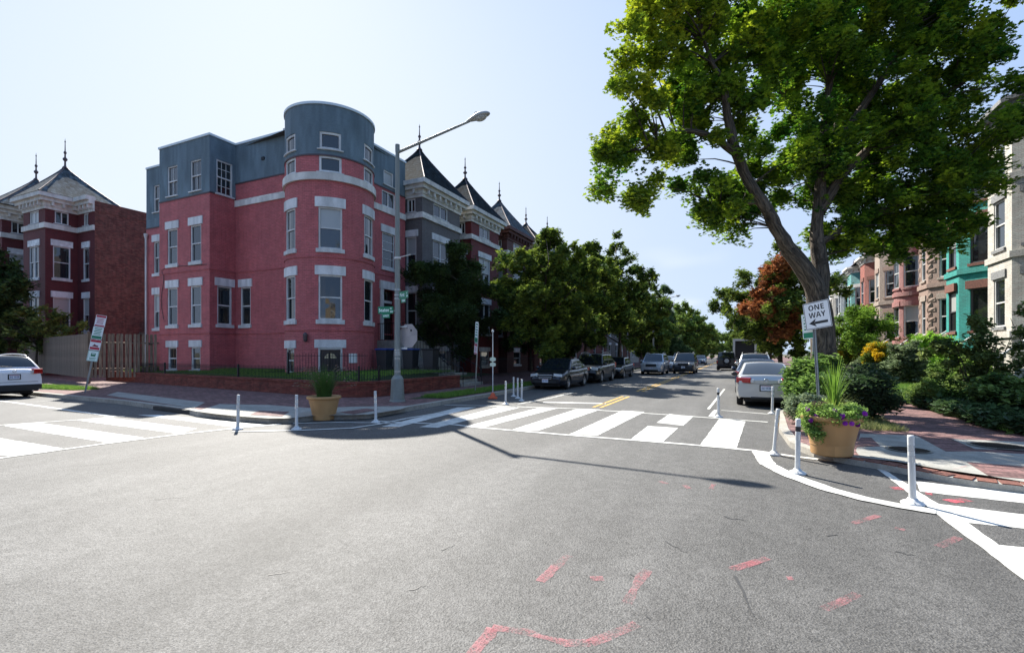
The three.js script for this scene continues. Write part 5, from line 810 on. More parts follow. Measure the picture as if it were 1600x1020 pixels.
  const sideStrip = (name, s, y0, y1, w, mat) => { for (const sg of [-1, 1]) { const T_ = new Tri(); for (let i = 0; i < 6; i++) { const q = (k, d) => { const y = mixn(y0, y1, k / 6); return new THREE.Vector3(sg * (halfX(s, y) + 0.004), y, z(s) + d); }; T_.quad(q(i, -w / 2), q(i, w / 2), q(i + 1, w / 2), q(i + 1, -w / 2), [0, 0], [1, 0], [1, 1], [0, 1]); } mesh(name, T_.geo(), mat, t); } };
  for (const s of [fA - 0.05, mid, ...(o.doors === 4 ? [rA - 0.1] : [])]) sideStrip('door_seam', s, yBot + 0.14, T(s) - 0.06, 0.012, M.black);
  for (const s of [mid - 0.22, ...(o.doors === 4 ? [rA - 0.32] : [])]) for (const sg of [-1, 1]) mesh('door_handle', bevelBox(0.04, 0.035, 0.2, 0.012).translate(sg * (halfX(s, T(s) - 0.16) + 0.012), T(s) - 0.16, z(s)), o.handleMat || P_, t);
  for (const sg of [-1, 1]) mesh('side_mirror', (() => { const g = new THREE.SphereGeometry(1, 12, 8).scale(0.11, 0.075, 0.06); return g.translate(sg * (wB + 0.13), yb(fA) + 0.09, z(fA - 0.02)); })(), o.mirrorMat || P_, t);
  wheelSet(t, R, o.tyreW || 0.2, [[hw - 0.12, z(ax)], [-hw + 0.12, z(ax)], [hw - 0.12, z(ax + wb)], [-hw + 0.12, z(ax + wb)]], o.rimMat);
  // front
  const F = o.front, zf = z(0), zr = z(L);
  for (const sg of [-1, 1]) { const h = mesh('headlight', bevelBox(F.lw, F.lh, 0.16, 0.035), lampClear, t); h.position.set(sg * (pw(0.12) - F.lw * 0.46), F.ly, zf + 0.11); h.rotation.y = -sg * 0.42; h.rotation.x = 0.25; }
  mesh('grille', bevelBox(F.gw, F.gh, 0.06, 0.02).translate(0, F.gy, zf + 0.008), darkPlastic, t); if (F.chrome) { const a = F.gw / 2, b = F.gh / 2; mesh('grille_surround', merge([tube([[-a, b], [a, b], [a * 0.86, -b], [-a * 0.86, -b], [-a, b]].map(p => new THREE.Vector3(p[0], F.gy + p[1], zf - 0.02)), 0.016, 0.016, 6, false), rod(new THREE.Vector3(-a * 0.9, F.gy, zf - 0.024), new THREE.Vector3(a * 0.9, F.gy, zf - 0.024), 0.012)]), chrome, t); }
  mesh('front_bumper_intake', bevelBox(W * 0.62, 0.12, 0.05, 0.02).translate(0, yBot + 0.15, zf + 0.012), darkPlastic, t);
  for (const sg of [-1, 1]) mesh('fog_lamp', new THREE.CylinderGeometry(0.045, 0.045, 0.03, 12).rotateX(Math.PI / 2).translate(sg * W * 0.36, yBot + 0.19, zf + 0.02), lampClear, t);
  { const b = mesh('license_plate', signFace(0.31, 0.16, null).back.rotateY(Math.PI), M.steel, t); b.position.set(0, F.gy - F.gh / 2 - 0.10, zf - 0.012); const f = mesh('print', signFace(0.31, 0.16).front.rotateY(Math.PI), std({ map: plateA, roughness: 0.4 }), b); f.position.z = -0.004; }
  // rear
  const B = o.rear;
  for (const sg of [-1, 1]) { const h = mesh('taillight', bevelBox(B.lw, B.lh, 0.14, 0.03), lampRed, t); h.position.set(sg * (pw(L - 0.1) - B.lw * 0.45), B.ly, zr - 0.055); h.rotation.y = sg * 0.3; if (B.inner) { const q = mesh('reversing_light', bevelBox(0.13, B.lh * 0.66, 0.05, 0.02), lampClear, h); q.position.set(-sg * (B.lw / 2 + 0.03), -0.02, 0.025); } }
  { const b = plate(t, 'license_plate', 0.31, 0.16, plateA, 0, B.py, zr + 0.018); mesh('plate_recess', bevelBox(0.38, 0.21, 0.02, 0.008).translate(0, 0, -0.014), darkPlastic, b); }
  mesh('rear_bumper_trim', bevelBox(W * (B.trimW ?? 0.8), B.trimH ?? 0.1, 0.06, 0.02).translate(0, low(L) + (B.trimY ?? 0.0), zr - 0.012), darkPlastic, t);
  mesh('trunk_seam', merge([box(-hw * 0.78, hw * 0.78, B.seam - 0.006, B.seam + 0.006, zr - 0.02, zr + 0.004)]), M.black, t);
  mesh('rear_emblem', new THREE.TorusGeometry(0.045, 0.01, 6, 16).scale(1.25, 0.8, 1).translate(0, B.ey, zr + 0.008), chrome, t);
  mesh('exhaust', new THREE.CylinderGeometry(0.035, 0.035, 0.16, 12).rotateX(Math.PI / 2).translate(W * 0.3, yBot + 0.04, zr - 0.06), chrome, t);
  if (o.rails) for (const sg of [-1, 1]) mesh('roof_rail', tube([[s1 + 0.1, 0.0], [s1 + 0.25, 0.06], [s2 - 0.15, 0.06], [s2 + 0.05, 0]].map(([s, dy]) => new THREE.Vector3(sg * (wR - 0.06), roof + dy, z(s))), 0.02, 0.02, 6), o.railMat || alloy, t);
  if (o.cladding) { sideStrip('cladding', ax + R + 0.4, yBot, yBot + 0.14, 0.4, darkPlastic); mesh('rear_cladding', bevelBox(W * 0.92, 0.2, 0.1, 0.03).translate(0, 0.42, zr - 0.03), darkPlastic, t); }
  if (o.wiper) mesh('rear_wiper', rod(new THREE.Vector3(0, yb(s3 - 0.1) + 0.12, z(s3) - 0.02), new THREE.Vector3(-0.4, yb(s3 - 0.1) + 0.16, z(s3) - 0.02), 0.012), M.black, t);
  if (o.brakeLight) mesh('brake_light', bevelBox(0.42, 0.03, 0.04, 0.01).translate(0, top(s2) + 0.02, z(s2) + 0.03), lampRed, t);
  return t;
}
function park(g, name, label, category, x, d, turn, group) { g.name = numbered(name); g.userData = { label, category }; if (group) g.userData.group = group; g.position.set(x, 0.001, -d); g.rotation.y = turn; scene.add(g); return g; }
const sedanTop = L => [[0, 0.52], [0.06, 0.64], [0.3, 0.76], [1.15, 0.94], [2.2, 0.96], [3.6, 1.0], [L - 0.35, 1.02], [L - 0.06, 0.97], [L, 0.84]];
const suvTop = (L, k = 1) => [[0, 0.60 * k], [0.05, 0.82 * k], [0.25, 0.93 * k], [1.1, 1.05 * k], [2.4, 1.08 * k], [L - 0.5, 1.14 * k], [L - 0.06, 1.12 * k], [L, 0.98 * k]];
const sedan = (paint, o = {}) => car({ L: 4.55, W: 1.77, H: 1.46, wb: 2.65, ax: 0.92, R: 0.315, paint, top: sedanTop(4.55), cab: [1.15, 2.0, 3.2, 4.1], doors: 4, sideEnd: 0.45, front: { lw: 0.42, lh: 0.15, ly: 0.68, gw: 0.72, gh: 0.17, gy: 0.62, chrome: 1 }, rear: { lw: 0.4, lh: 0.16, ly: 0.88, py: 0.72, seam: 0.66, ey: 0.9 }, ...o });
const suv = (paint, o = {}) => car({ L: 4.6, W: 1.85, H: 1.70, wb: 2.68, ax: 0.9, R: 0.355, paint, top: suvTop(4.6), cab: [1.1, 1.75, 3.75, 4.5], rearPow: 1.6, windows: 3, doors: 4, wR: 0.78, sideEnd: 0.55, rails: 1, front: { lw: 0.40, lh: 0.19, ly: 0.84, gw: 0.85, gh: 0.22, gy: 0.78, chrome: 0 }, rear: { lw: 0.26, lh: 0.34, ly: 1.0, py: 0.85, seam: 0.62, ey: 1.08 }, wiper: 1, brakeLight: 1, ...o });
const coupeTop = [[0, 0.5], [0.06, 0.6], [0.3, 0.72], [1.1, 0.88], [2.2, 0.93], [3.4, 0.98], [4.05, 1.01], [4.33, 0.985], [4.4, 0.84]];
const parked = 'cars parked along the left kerb', traffic = 'cars coming along the left lane';
park(car({ L: 4.4, W: 1.74, H: 1.39, wb: 2.57, ax: 0.92, R: 0.315, paint: [0.46, 0.46, 0.45], metal: 0.55, top: coupeTop, cab: [1.1, 2.0, 2.75, 4.0], doors: 2, bpillar: 2.5, sideEnd: 0.5, rearPow: 1.25, rearGlass: 0.9, wB: 0.93, wR: 0.72, rearTaper: 0.07, front: { lw: 0.42, lh: 0.13, ly: 0.62, gw: 0.6, gh: 0.12, gy: 0.56 }, rear: { lw: 0.44, lh: 0.17, ly: 0.86, py: 0.62, seam: 0.76, ey: 0.88, inner: 1, trimH: 0.08, trimW: 0.5, trimY: -0.02 }, mirrorMat: darkPlastic, bottom: 0.24 }), 'parked_car', 'silver coupe with red tail lights parked at the right kerb', 'car', 0.78, 19.5, 0);
park(sedan([0.012, 0.03, 0.07]), 'parked_car', 'dark blue car parked in front of the silver coupe, only its side and roof showing', 'car', 0.72, 25.0, 0);
park(suv([0.62, 0.63, 0.62]), 'parked_car', 'white sport utility vehicle parked beyond the dark blue car', 'car', 0.85, 33.5, 0);
park(sedan([0.006, 0.008, 0.018], { frontTaper: 0.17, rimMat: alloy }), 'parked_car', 'dark navy sedan with chrome grille parked first at the left kerb', 'car', -8.32, 23.85, Math.PI, parked);
park(suv([0.004, 0.004, 0.005], { rimMat: alloy }), 'parked_car', 'black sport utility vehicle parked behind the navy sedan', 'car', -8.2, 29.6, Math.PI, parked);
park(sedan([0.01, 0.0105, 0.012]), 'parked_car', 'charcoal sedan parked behind the black sport utility vehicle', 'car', -8.1, 35.4, Math.PI, parked);
park(suv([0.46, 0.49, 0.53], { metal: 0.5 }), 'moving_car', 'pale silver sport utility vehicle coming down the left lane', 'car', -6.5, 43.0, Math.PI, traffic);
park(sedan([0.06, 0.10, 0.16]), 'moving_car', 'small blue sedan behind the pale silver vehicle', 'car', -6.4, 50, Math.PI, traffic);
park(suv([0.30, 0.27, 0.27]), 'moving_car', 'grey brown vehicle in the queue behind the blue sedan', 'car', -5.7, 56, Math.PI, traffic);
park(suv([0.012, 0.014, 0.02], { H: 1.76 }), 'moving_car', 'dark sport utility vehicle coming along the centre line', 'car', -4.35, 46.4, Math.PI, traffic);
park(sedan([0.05, 0.09, 0.15]), 'moving_car', 'distant blue car waiting at the next junction', 'car', -5.6, 84, Math.PI, traffic);
park(sedan([0.30, 0.05, 0.05]), 'moving_car', 'distant red car driving away down the street', 'car', -1.6, 78, 0);
park(sedan([0.6, 0.6, 0.6]), 'parked_car', 'white car parked ahead of the white sport utility vehicle', 'car', 0.85, 41, 0);
park(car({ L: 4.75, W: 1.82, H: 1.61, wb: 2.74, ax: 0.95, R: 0.345, paint: [0.80, 0.81, 0.82], metal: 0, top: suvTop(4.75, 0.97), cab: [1.2, 1.95, 4.05, 4.66], rearPow: 1.7, windows: 3, doors: 4, wR: 0.76, rails: 1, cladding: 1, wiper: 1, brakeLight: 1, sideEnd: 0.55, front: { lw: 0.4, lh: 0.17, ly: 0.8, gw: 0.8, gh: 0.18, gy: 0.75, chrome: 1 }, rear: { lw: 0.34, lh: 0.2, ly: 1.02, py: 0.82, seam: 0.62, ey: 1.04, inner: 1, trimY: 0.02 } }), 'parked_car', 'white station wagon with roof rails parked on the side street', 'car', -27.55, 8.75, Math.PI / 2 + 0.05);
{ // boxy off-roader with a spare wheel on its tail
  const g = car({ L: 4.2, W: 1.84, H: 1.86, wb: 2.5, ax: 0.75, R: 0.39, paint: [0.02, 0.018, 0.02], metal: 0.1, top: [[0, 0.75], [0.05, 1.0], [0.2, 1.08], [1.3, 1.14], [2.4, 1.16], [4.0, 1.16], [4.16, 1.15], [4.2, 1.1]], cab: [1.3, 1.62, 4.08, 4.18], wB: 0.9, wR: 0.82, bottom: 0.42, windows: 3, doors: 4, frontTaper: 0.05, rearTaper: 0.02, front: { lw: 0.2, lh: 0.2, ly: 0.9, gw: 0.7, gh: 0.2, gy: 0.9 }, rear: { lw: 0.14, lh: 0.28, ly: 0.88, py: 0.62, seam: 0.6, ey: 1.1, trimH: 0.2 }, tyreW: 0.25 });
  const sp = mesh('spare_wheel', new THREE.CylinderGeometry(0.25, 0.25, 0.1, 20).rotateX(Math.PI / 2), alloy, g); sp.position.set(0.06, 1.0, 2.22); mesh('tyre', new THREE.TorusGeometry(0.30, 0.10, 10, 24), M.rubber, sp);
  park(g, 'moving_car', 'black boxy off-roader with spare wheel on its tail driving away', 'car', -1.2, 57, 0);
}
{ // box truck far down the right side
  const t = thing('box_truck', 'box truck with open dark back and pale frame far down the right kerb', 'truck', 0.6, 0, 62), wm = std({ color: [0.62, 0.62, 0.58], roughness: 0.5 });
  mesh('cargo_box', merge([box(-1.2, -1.05, 0.9, 3.4, -5, 0), box(1.05, 1.2, 0.9, 3.4, -5, 0), box(-1.05, 1.05, 3.25, 3.4, -5, 0), box(-1.05, 1.05, 0.9, 1.05, -5, 0), box(-1.05, 1.05, 1.05, 3.25, -5, -4.9)]), wm, t);
  mesh('door_frame', merge([box(-1.24, -1.0, 0.85, 3.45, 0.005, 0.06), box(1.0, 1.24, 0.85, 3.45, 0.005, 0.06), box(-1.0, 1.0, 3.2, 3.45, 0.005, 0.055)]), wm, t); mesh('back_door', box(-1.0, 1.0, 1.05, 3.2, -0.3, -0.25), darkPlastic, t);
  mesh('cab', loft([[-6.8, 1.2, 1.0], [-6.6, 1.5, 1.05], [-5.9, 2.5, 1.05], [-5.05, 2.55, 1.05]].map(([z, h, w]) => [new THREE.Vector3(w, 0.5, z), new THREE.Vector3(w, h * 0.9, z), new THREE.Vector3(w * 0.9, h, z), new THREE.Vector3(-w * 0.9, h, z), new THREE.Vector3(-w, h * 0.9, z), new THREE.Vector3(-w, 0.5, z)]), true, true), wm, t);
  mesh('chassis', box(-0.8, 0.8, 0.5, 0.88, -6.5, -0.1), M.black, t); mesh('bumper', box(-1.1, 1.1, 0.5, 0.65, -0.1, 0.05), M.steel, t);
  for (const s of [-1, 1]) mesh('taillight', box(s * 0.95 - 0.1, s * 0.95 + 0.1, 0.68, 0.8, 0.0, 0.05), lampRed, t);
  wheelSet(t, 0.45, 0.28, [[0.95, -1.3], [-0.95, -1.3], [0.95, -5.6], [-0.95, -5.6]]);
}

// ---------------------------------------------------------------- plants
const leafMat = (c, tr = 0.42) => phys({ color: c, roughness: 1, transmission: tr, thickness: 0, ior: 1.3, specularIntensity: 0.5 });
const LM = { maple: leafMat([1, 1, 1]), dark: leafMat([1, 1, 1], 0.32) };
function leafGeo(kind, n, size, spread, seed) { // a sprig: n leaves round a point, each folded along its rib
  const r = rnd(seed), pos = [], m = new THREE.Matrix4(), q = new THREE.Quaternion(), e = new THREE.Euler(), v = new THREE.Vector3();
  const shapes = { maple: [[0, 0], [0.42, 0.12], [0.30, 0.38], [0.5, 0.62], [0.2, 0.6], [0, 1]], oval: [[0, 0], [0.24, 0.28], [0.26, 0.55], [0, 1]], thin: [[0, 0], [0.09, 0.4], [0, 1]] }, sh = shapes[kind];
  for (let i = 0; i < n; i++) {
    const s = size * (0.7 + r() * 0.6), th = r() * Math.PI * 2, ph = Math.acos(2 * r() - 1), rad = spread * Math.cbrt(r());
    e.set(-0.9 - r() * 1.1, r() * Math.PI * 2, (r() - 0.5) * 1.1, 'YXZ'); q.setFromEuler(e); m.compose(new THREE.Vector3(Math.sin(ph) * Math.cos(th) * rad, Math.cos(ph) * rad, Math.sin(ph) * Math.sin(th) * rad), q, new THREE.Vector3(s, s, s));
    for (const sg of [-1, 1]) for (let k = 1; k < sh.length - 1; k++) for (const [x, y] of [sh[0], sh[k], sh[k + 1]]) { v.set(sg * x, y - 0.3, x * 0.35 - (y - 0.5) * (y - 0.5) * 0.25).applyMatrix4(m); pos.push(v.x, v.y, v.z); }
  }
  const g = new THREE.BufferGeometry(); g.setAttribute('position', new THREE.Float32BufferAttribute(pos, 3)); g.setAttribute('uv', new THREE.Float32BufferAttribute(new Float32Array(pos.length / 3 * 2), 2)); g.computeVertexNormals(); return g;
}
const SPRIG = { maple: leafGeo('maple', 9, 0.125, 0.19, 1), street: leafGeo('maple', 9, 0.17, 0.24, 2), oval: leafGeo('oval', 12, 0.12, 0.16, 3), big: leafGeo('oval', 9, 0.20, 0.2, 4), fine: leafGeo('oval', 16, 0.065, 0.12, 5), needle: leafGeo('thin', 18, 0.2, 0.16, 6), far: leafGeo('maple', 8, 0.34, 0.45, 7) };
function foliage(t, name, sprig, mat, spots, colorOf, seed) { // spots: [Vector3 in the thing's own axes, scale]
  const im = new THREE.InstancedMesh(sprig, mat, spots.length), r = rnd(seed), m = new THREE.Matrix4(), q = new THREE.Quaternion(), e = new THREE.Euler(), c = new THREE.Color(), s = new THREE.Vector3();
  spots.forEach(([p, k, tone], i) => { e.set((r() - 0.5) * 0.7, r() * 6.283, (r() - 0.5) * 0.7); q.setFromEuler(e); const z = k * (0.75 + r() * 0.5); m.compose(p, q, s.set(z, z, z)); im.setMatrixAt(i, m); const a = colorOf(r(), p, tone); c.setRGB(a[0], a[1], a[2]); im.setColorAt(i, c); });
  im.name = name; im.castShadow = im.receiveShadow = true; im.userData.kind = 'stuff'; t.add(im); return im;
}
const greens = (a, b, vary = 0.35) => (k, p, tone = 0.5) => { const t = clamp(k * 0.7 + tone * 0.5 - 0.1), f = 1.55 * (1 - vary / 2 + vary * k); return [mixn(a[0], b[0], t) * f, mixn(a[1], b[1], t) * f, mixn(a[2], b[2], t) * f]; };
// clumps of leaves through a set of ellipsoids; twigs run to them from the nearest limb point
function grow(t, o) {
  const r = rnd(o.seed), spots = [], twigs = [], gauss = () => (r() + r() + r() - 1.5) / 1.5, limbs = o.limbPts || [];
  const vols = o.blobs.map(b => b[1] * b[2] * b[3]), total = vols.reduce((a, b) => a + b, 0);
  o.blobs.forEach((b, bi) => { const n = Math.max(3, Math.round(o.clumps * Math.pow(vols[bi], 0.85) / o.blobs.reduce((a, _, i) => a + Math.pow(vols[i], 0.85), 0)));
    for (let i = 0; i < n; i++) {
      const th = r() * 6.283, ph = Math.acos(2 * r() - 1), k = Math.pow(r(), 0.42), c = new THREE.Vector3(b[0].x + Math.sin(ph) * Math.cos(th) * b[1] * k, b[0].y + Math.cos(ph) * b[2] * k, b[0].z + Math.sin(ph) * Math.sin(th) * b[3] * k);
      if (c.y < (o.floor ?? 0.3)) continue;
      const R = o.clumpR * (0.6 + r() * 0.8), tone = r(), m = Math.round(o.per * (0.6 + 0.8 * r()));
      for (let j = 0; j < m; j++) spots.push([new THREE.Vector3(c.x + gauss() * R, c.y + gauss() * R * 0.85, c.z + gauss() * R), o.scale ?? 1, tone * 0.7 + (b[4] ?? 0)]);
      if (limbs.length && r() < (o.twig ?? 1)) { let best = limbs[0], bd = 1e9; for (const l of limbs) { const d = l.distanceTo(c) + (l.y > c.y ? 1.5 : 0); if (d < bd) { bd = d; best = l; } } if (bd < 2.7) { const mid = best.clone().lerp(c, 0.5); mid.y += bd * 0.08; mid.x += gauss() * bd * 0.08; twigs.push(tube([best, mid, c], Math.min(0.05, 0.012 + bd * 0.011), 0.006, 4, true, 4)); } }
    } });
  return { spots, twigs };
}
const own = (t, v) => v.clone().sub(t.position);
// ---- the big maple
{
  const base = [2.6, 19.8], t = thing('maple_tree', 'large maple with leaning forked trunk behind the one way sign', 'tree', base[0], 0.1, base[1]);
  const q = (px, py, d) => own(t, P(px, py, d)), limbs = [
    { p: [new THREE.Vector3(0, -0.2, 0), new THREE.Vector3(0, 0.5, 0), q(1287, 560, 16.85), q(1284, 500, 16.85), q(1274, 455, 16.8), q(1256, 420, 16.7), q(1232, 388, 16.6)], r: k => k < 0.12 ? mixn(0.64, 0.45, k / 0.12) : mixn(0.45, 0.26, (k - 0.12) / 0.88), n: 12 },
    { p: [q(1245, 405, 16.65), q(1222, 372, 16.5), q(1196, 325, 16.3), q(1168, 278, 16.1), q(1148, 232, 15.9), q(1138, 180, 15.7), q(1130, 130, 15.5), q(1112, 95, 15.4), q(1096, 40, 15.2), q(1085, -60, 15.2)], r: k => mixn(0.26, 0.05, Math.pow(k, 0.75)), n: 10 },
    { p: [q(1280, 470, 16.85), q(1283, 420, 16.9), q(1277, 370, 17), q(1282, 300, 17.1), q(1290, 200, 17.2), q(1300, 90, 17.2), q(1320, -60, 17.2)], r: k => mixn(0.30, 0.06, k), n: 10 },
    { p: [q(1282, 330, 17.05), q(1320, 270, 17), q(1375, 220, 16.8), q(1440, 170, 16.6), q(1520, 120, 16.4)], r: k => mixn(0.2, 0.04, k), n: 8 },
    { p: [q(1286, 260, 17.1), q(1340, 180, 17), q(1400, 90, 16.9), q(1450, 0, 16.8)], r: k => mixn(0.17, 0.04, k), n: 8 },
    { p: [q(1150, 240, 15.9), q(1110, 212, 15.7), q(1060, 205, 15.6), q(1000, 235, 15.4)], r: k => mixn(0.12, 0.03, k), n: 7 },
    { p: [q(1280, 380, 17), q(1340, 345, 17.2), q(1410, 320, 17.2), q(1480, 300, 17)], r: k => mixn(0.15, 0.03, k), n: 7 },
    { p: [q(1190, 315, 16.2), q(1150, 320, 16.6), q(1120, 330, 16.8)], r: k => mixn(0.09, 0.03, k), n: 6 },
    { p: [q(1290, 230, 17.2), q(1230, 160, 17.8), q(1190, 80, 18.2)], r: k => mixn(0.14, 0.04, k), n: 7 },
    { p: [q(1280, 300, 17.1), q(1300, 220, 19), q(1330, 120, 21)], r: k => mixn(0.16, 0.04, k), n: 7 },
  ];
  const tr = mesh('trunk', merge(limbs.map(l => tube(l.p, l.r, 0, l.n, true, l.p.length * 4))), M.bark, t);
  { const w = tr.geometry, p = w.attributes.position, nn = w.attributes.normal; for (let i = 0; i < p.count; i++) { const x = p.getX(i), y = p.getY(i), z = p.getZ(i), k = fbm(x * 2.2, y * 0.9, z * 2.2, 3) * 0.09; p.setXYZ(i, x + nn.getX(i) * k, y + nn.getY(i) * k, z + nn.getZ(i) * k); } }
  const limbPts = limbs.slice(1).flatMap(l => { const c = new THREE.CatmullRomCurve3(l.p); return Array.from({ length: 12 }, (_, i) => c.getPoint(0.15 + 0.85 * i / 11)); });
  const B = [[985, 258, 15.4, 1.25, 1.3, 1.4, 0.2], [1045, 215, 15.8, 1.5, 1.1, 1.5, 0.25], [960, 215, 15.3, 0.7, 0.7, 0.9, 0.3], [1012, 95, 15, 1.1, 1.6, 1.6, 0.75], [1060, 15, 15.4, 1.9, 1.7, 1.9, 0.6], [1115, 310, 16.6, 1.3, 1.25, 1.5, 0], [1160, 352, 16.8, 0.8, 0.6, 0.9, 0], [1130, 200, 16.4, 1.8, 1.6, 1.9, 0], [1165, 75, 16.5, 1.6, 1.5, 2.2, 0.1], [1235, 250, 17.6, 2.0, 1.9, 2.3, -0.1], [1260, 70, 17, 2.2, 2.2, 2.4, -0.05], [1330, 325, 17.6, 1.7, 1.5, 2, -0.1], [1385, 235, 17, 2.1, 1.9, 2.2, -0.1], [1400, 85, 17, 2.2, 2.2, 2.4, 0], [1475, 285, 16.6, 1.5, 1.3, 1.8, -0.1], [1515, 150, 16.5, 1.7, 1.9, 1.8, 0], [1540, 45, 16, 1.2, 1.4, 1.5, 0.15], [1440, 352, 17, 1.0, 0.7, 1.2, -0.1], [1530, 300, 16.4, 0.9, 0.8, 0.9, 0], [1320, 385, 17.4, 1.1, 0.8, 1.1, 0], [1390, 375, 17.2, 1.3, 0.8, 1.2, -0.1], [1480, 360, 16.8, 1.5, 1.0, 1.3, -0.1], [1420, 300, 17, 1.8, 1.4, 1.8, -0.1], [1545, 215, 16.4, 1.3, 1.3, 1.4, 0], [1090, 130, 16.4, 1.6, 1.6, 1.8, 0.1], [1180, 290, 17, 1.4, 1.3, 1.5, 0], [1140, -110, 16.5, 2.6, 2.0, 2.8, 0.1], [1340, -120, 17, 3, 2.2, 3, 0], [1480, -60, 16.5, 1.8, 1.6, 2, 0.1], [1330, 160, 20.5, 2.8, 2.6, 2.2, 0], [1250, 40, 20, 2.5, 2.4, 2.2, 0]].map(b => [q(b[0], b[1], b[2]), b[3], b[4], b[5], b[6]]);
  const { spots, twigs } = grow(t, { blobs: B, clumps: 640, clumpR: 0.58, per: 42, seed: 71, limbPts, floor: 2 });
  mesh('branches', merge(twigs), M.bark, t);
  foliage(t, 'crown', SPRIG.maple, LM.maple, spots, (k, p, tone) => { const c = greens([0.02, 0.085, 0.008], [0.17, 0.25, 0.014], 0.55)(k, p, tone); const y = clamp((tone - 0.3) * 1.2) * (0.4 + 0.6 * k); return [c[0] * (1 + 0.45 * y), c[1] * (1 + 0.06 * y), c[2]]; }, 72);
}
// ---- simpler trees
function tree(name, label, x, y, d, o) {
  const t = thing(name, label, 'tree', x, y, d, 0, o.group), h = o.h, r0 = o.trunk ?? 0.16, cb = o.from ?? h * 0.35, rr = rnd(o.seed), limbs = [];
  const lean = (rr() - 0.5) * 0.4, trunkP = [new THREE.Vector3(0, -0.1, 0), new THREE.Vector3(lean * 0.3, cb * 0.6, 0.05), new THREE.Vector3(lean * 0.6, cb * 1.1, lean * 0.4), new THREE.Vector3(lean, h * 0.8, lean * 0.6)], geos = [tube(trunkP, k => mixn(r0, r0 * 0.18, Math.pow(k, 0.8)), 0, 9, true, 14)];
  for (let i = 0; i < (o.limbs ?? 9); i++) { const a = i * 2.4 + rr(), y0 = cb * 0.75 + rr() * (h * 0.55 - cb * 0.6), L = o.r * (0.55 + rr() * 0.35), up = h * (0.12 + rr() * 0.22), p0 = new THREE.Vector3(lean * 0.6 * y0 / h, y0, 0), p2 = new THREE.Vector3(Math.cos(a) * L, y0 + up, Math.sin(a) * L), p1 = p0.clone().lerp(p2, 0.5); p1.y += up * 0.12; geos.push(tube([p0, p1, p2], r0 * 0.42, 0.015, 6, true, 7)); limbs.push(p1, p2, p0.clone().lerp(p2, 0.75)); }
  mesh('trunk', merge(geos), M.bark, t);
  const blobs = o.blobs || (() => { const b = [], n = o.lobes ?? 9; for (let i = 0; i < n; i++) { const a = i * 2.399 + rr(), k = 0.25 + 0.45 * rr(), yy = mixn(cb, h, (i + 0.5) / n), wide = o.cone ? 1 - (i + 0.3) / n * 0.95 : Math.sin(Math.PI * clamp((i + 1.2) / (n + 1.2))) * 0.95 + 0.15, R = o.r * wide; b.push([new THREE.Vector3(Math.cos(a) * R * k, yy - o.r * 0.1, Math.sin(a) * R * k), R * (0.62 + rr() * 0.2), (h - cb) / n * (o.cone ? 0.9 : 1.35), R * (0.62 + rr() * 0.2), rr() * 0.2 - 0.1]); } return b; })();
  const { spots, twigs } = grow(t, { blobs, clumps: o.clumps ?? 150, clumpR: o.clumpR ?? 0.5, per: o.per ?? 22, seed: o.seed + 1, limbPts: limbs, scale: o.scale, twig: 0.5, floor: o.floor ?? 0.8 });
  if (twigs.length) mesh('branches', merge(twigs), M.bark, t);
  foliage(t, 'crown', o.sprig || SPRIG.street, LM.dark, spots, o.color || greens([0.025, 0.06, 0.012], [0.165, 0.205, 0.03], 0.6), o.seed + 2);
  return t;
}
const rowL = 'street trees along the left kerb';
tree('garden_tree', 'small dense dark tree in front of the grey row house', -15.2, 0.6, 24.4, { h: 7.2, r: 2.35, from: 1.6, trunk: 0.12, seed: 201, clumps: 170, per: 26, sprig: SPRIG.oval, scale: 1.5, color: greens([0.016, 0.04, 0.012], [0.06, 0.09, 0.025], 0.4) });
tree('street_tree', 'leafy street tree behind the navy sedan, first of the left row', -10.3, 0.12, 26.6, { h: 8.9, r: 3.2, from: 2.3, trunk: 0.2, seed: 211, clumps: 210, per: 26, clumpR: 0.44, group: rowL });
tree('street_tree', 'street tree beside the black parked vehicle, second of the left row', -10.6, 0.12, 36, { h: 10.2, r: 3.3, from: 2.5, trunk: 0.2, seed: 221, clumps: 170, per: 22, clumpR: 0.46, scale: 1.15, group: rowL });
tree('street_tree', 'tall loose street tree beside the charcoal sedan, third of the left row', -10.3, 0.12, 46, { h: 12.4, r: 3.9, from: 3, trunk: 0.2, seed: 231, clumps: 150, per: 20, clumpR: 0.5, scale: 1.3, group: rowL });
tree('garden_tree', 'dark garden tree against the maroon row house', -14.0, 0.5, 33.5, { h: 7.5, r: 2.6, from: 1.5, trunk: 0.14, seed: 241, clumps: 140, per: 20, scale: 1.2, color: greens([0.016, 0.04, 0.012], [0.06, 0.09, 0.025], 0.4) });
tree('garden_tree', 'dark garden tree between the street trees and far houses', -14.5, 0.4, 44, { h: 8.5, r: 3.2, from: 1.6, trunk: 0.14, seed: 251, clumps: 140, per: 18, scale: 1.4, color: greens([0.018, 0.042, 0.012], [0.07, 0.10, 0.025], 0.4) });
tree('street_tree', 'rounded street tree far behind the queue of cars', -10.3, 0.12, 58, { h: 10.2, r: 3.4, from: 2.5, seed: 261, clumps: 140, per: 15, sprig: SPRIG.far, scale: 0.8, group: rowL });
tree('conifer_tree', 'blue green pointed conifer far down the left side', -11, 0.12, 83, { h: 13.2, r: 3.7, from: 2.0, cone: 1, lobes: 12, seed: 271, clumps: 240, per: 15, sprig: SPRIG.needle, scale: 2.1, clumpR: 0.6, color: greens([0.03, 0.065, 0.025], [0.10, 0.15, 0.06], 0.4) });
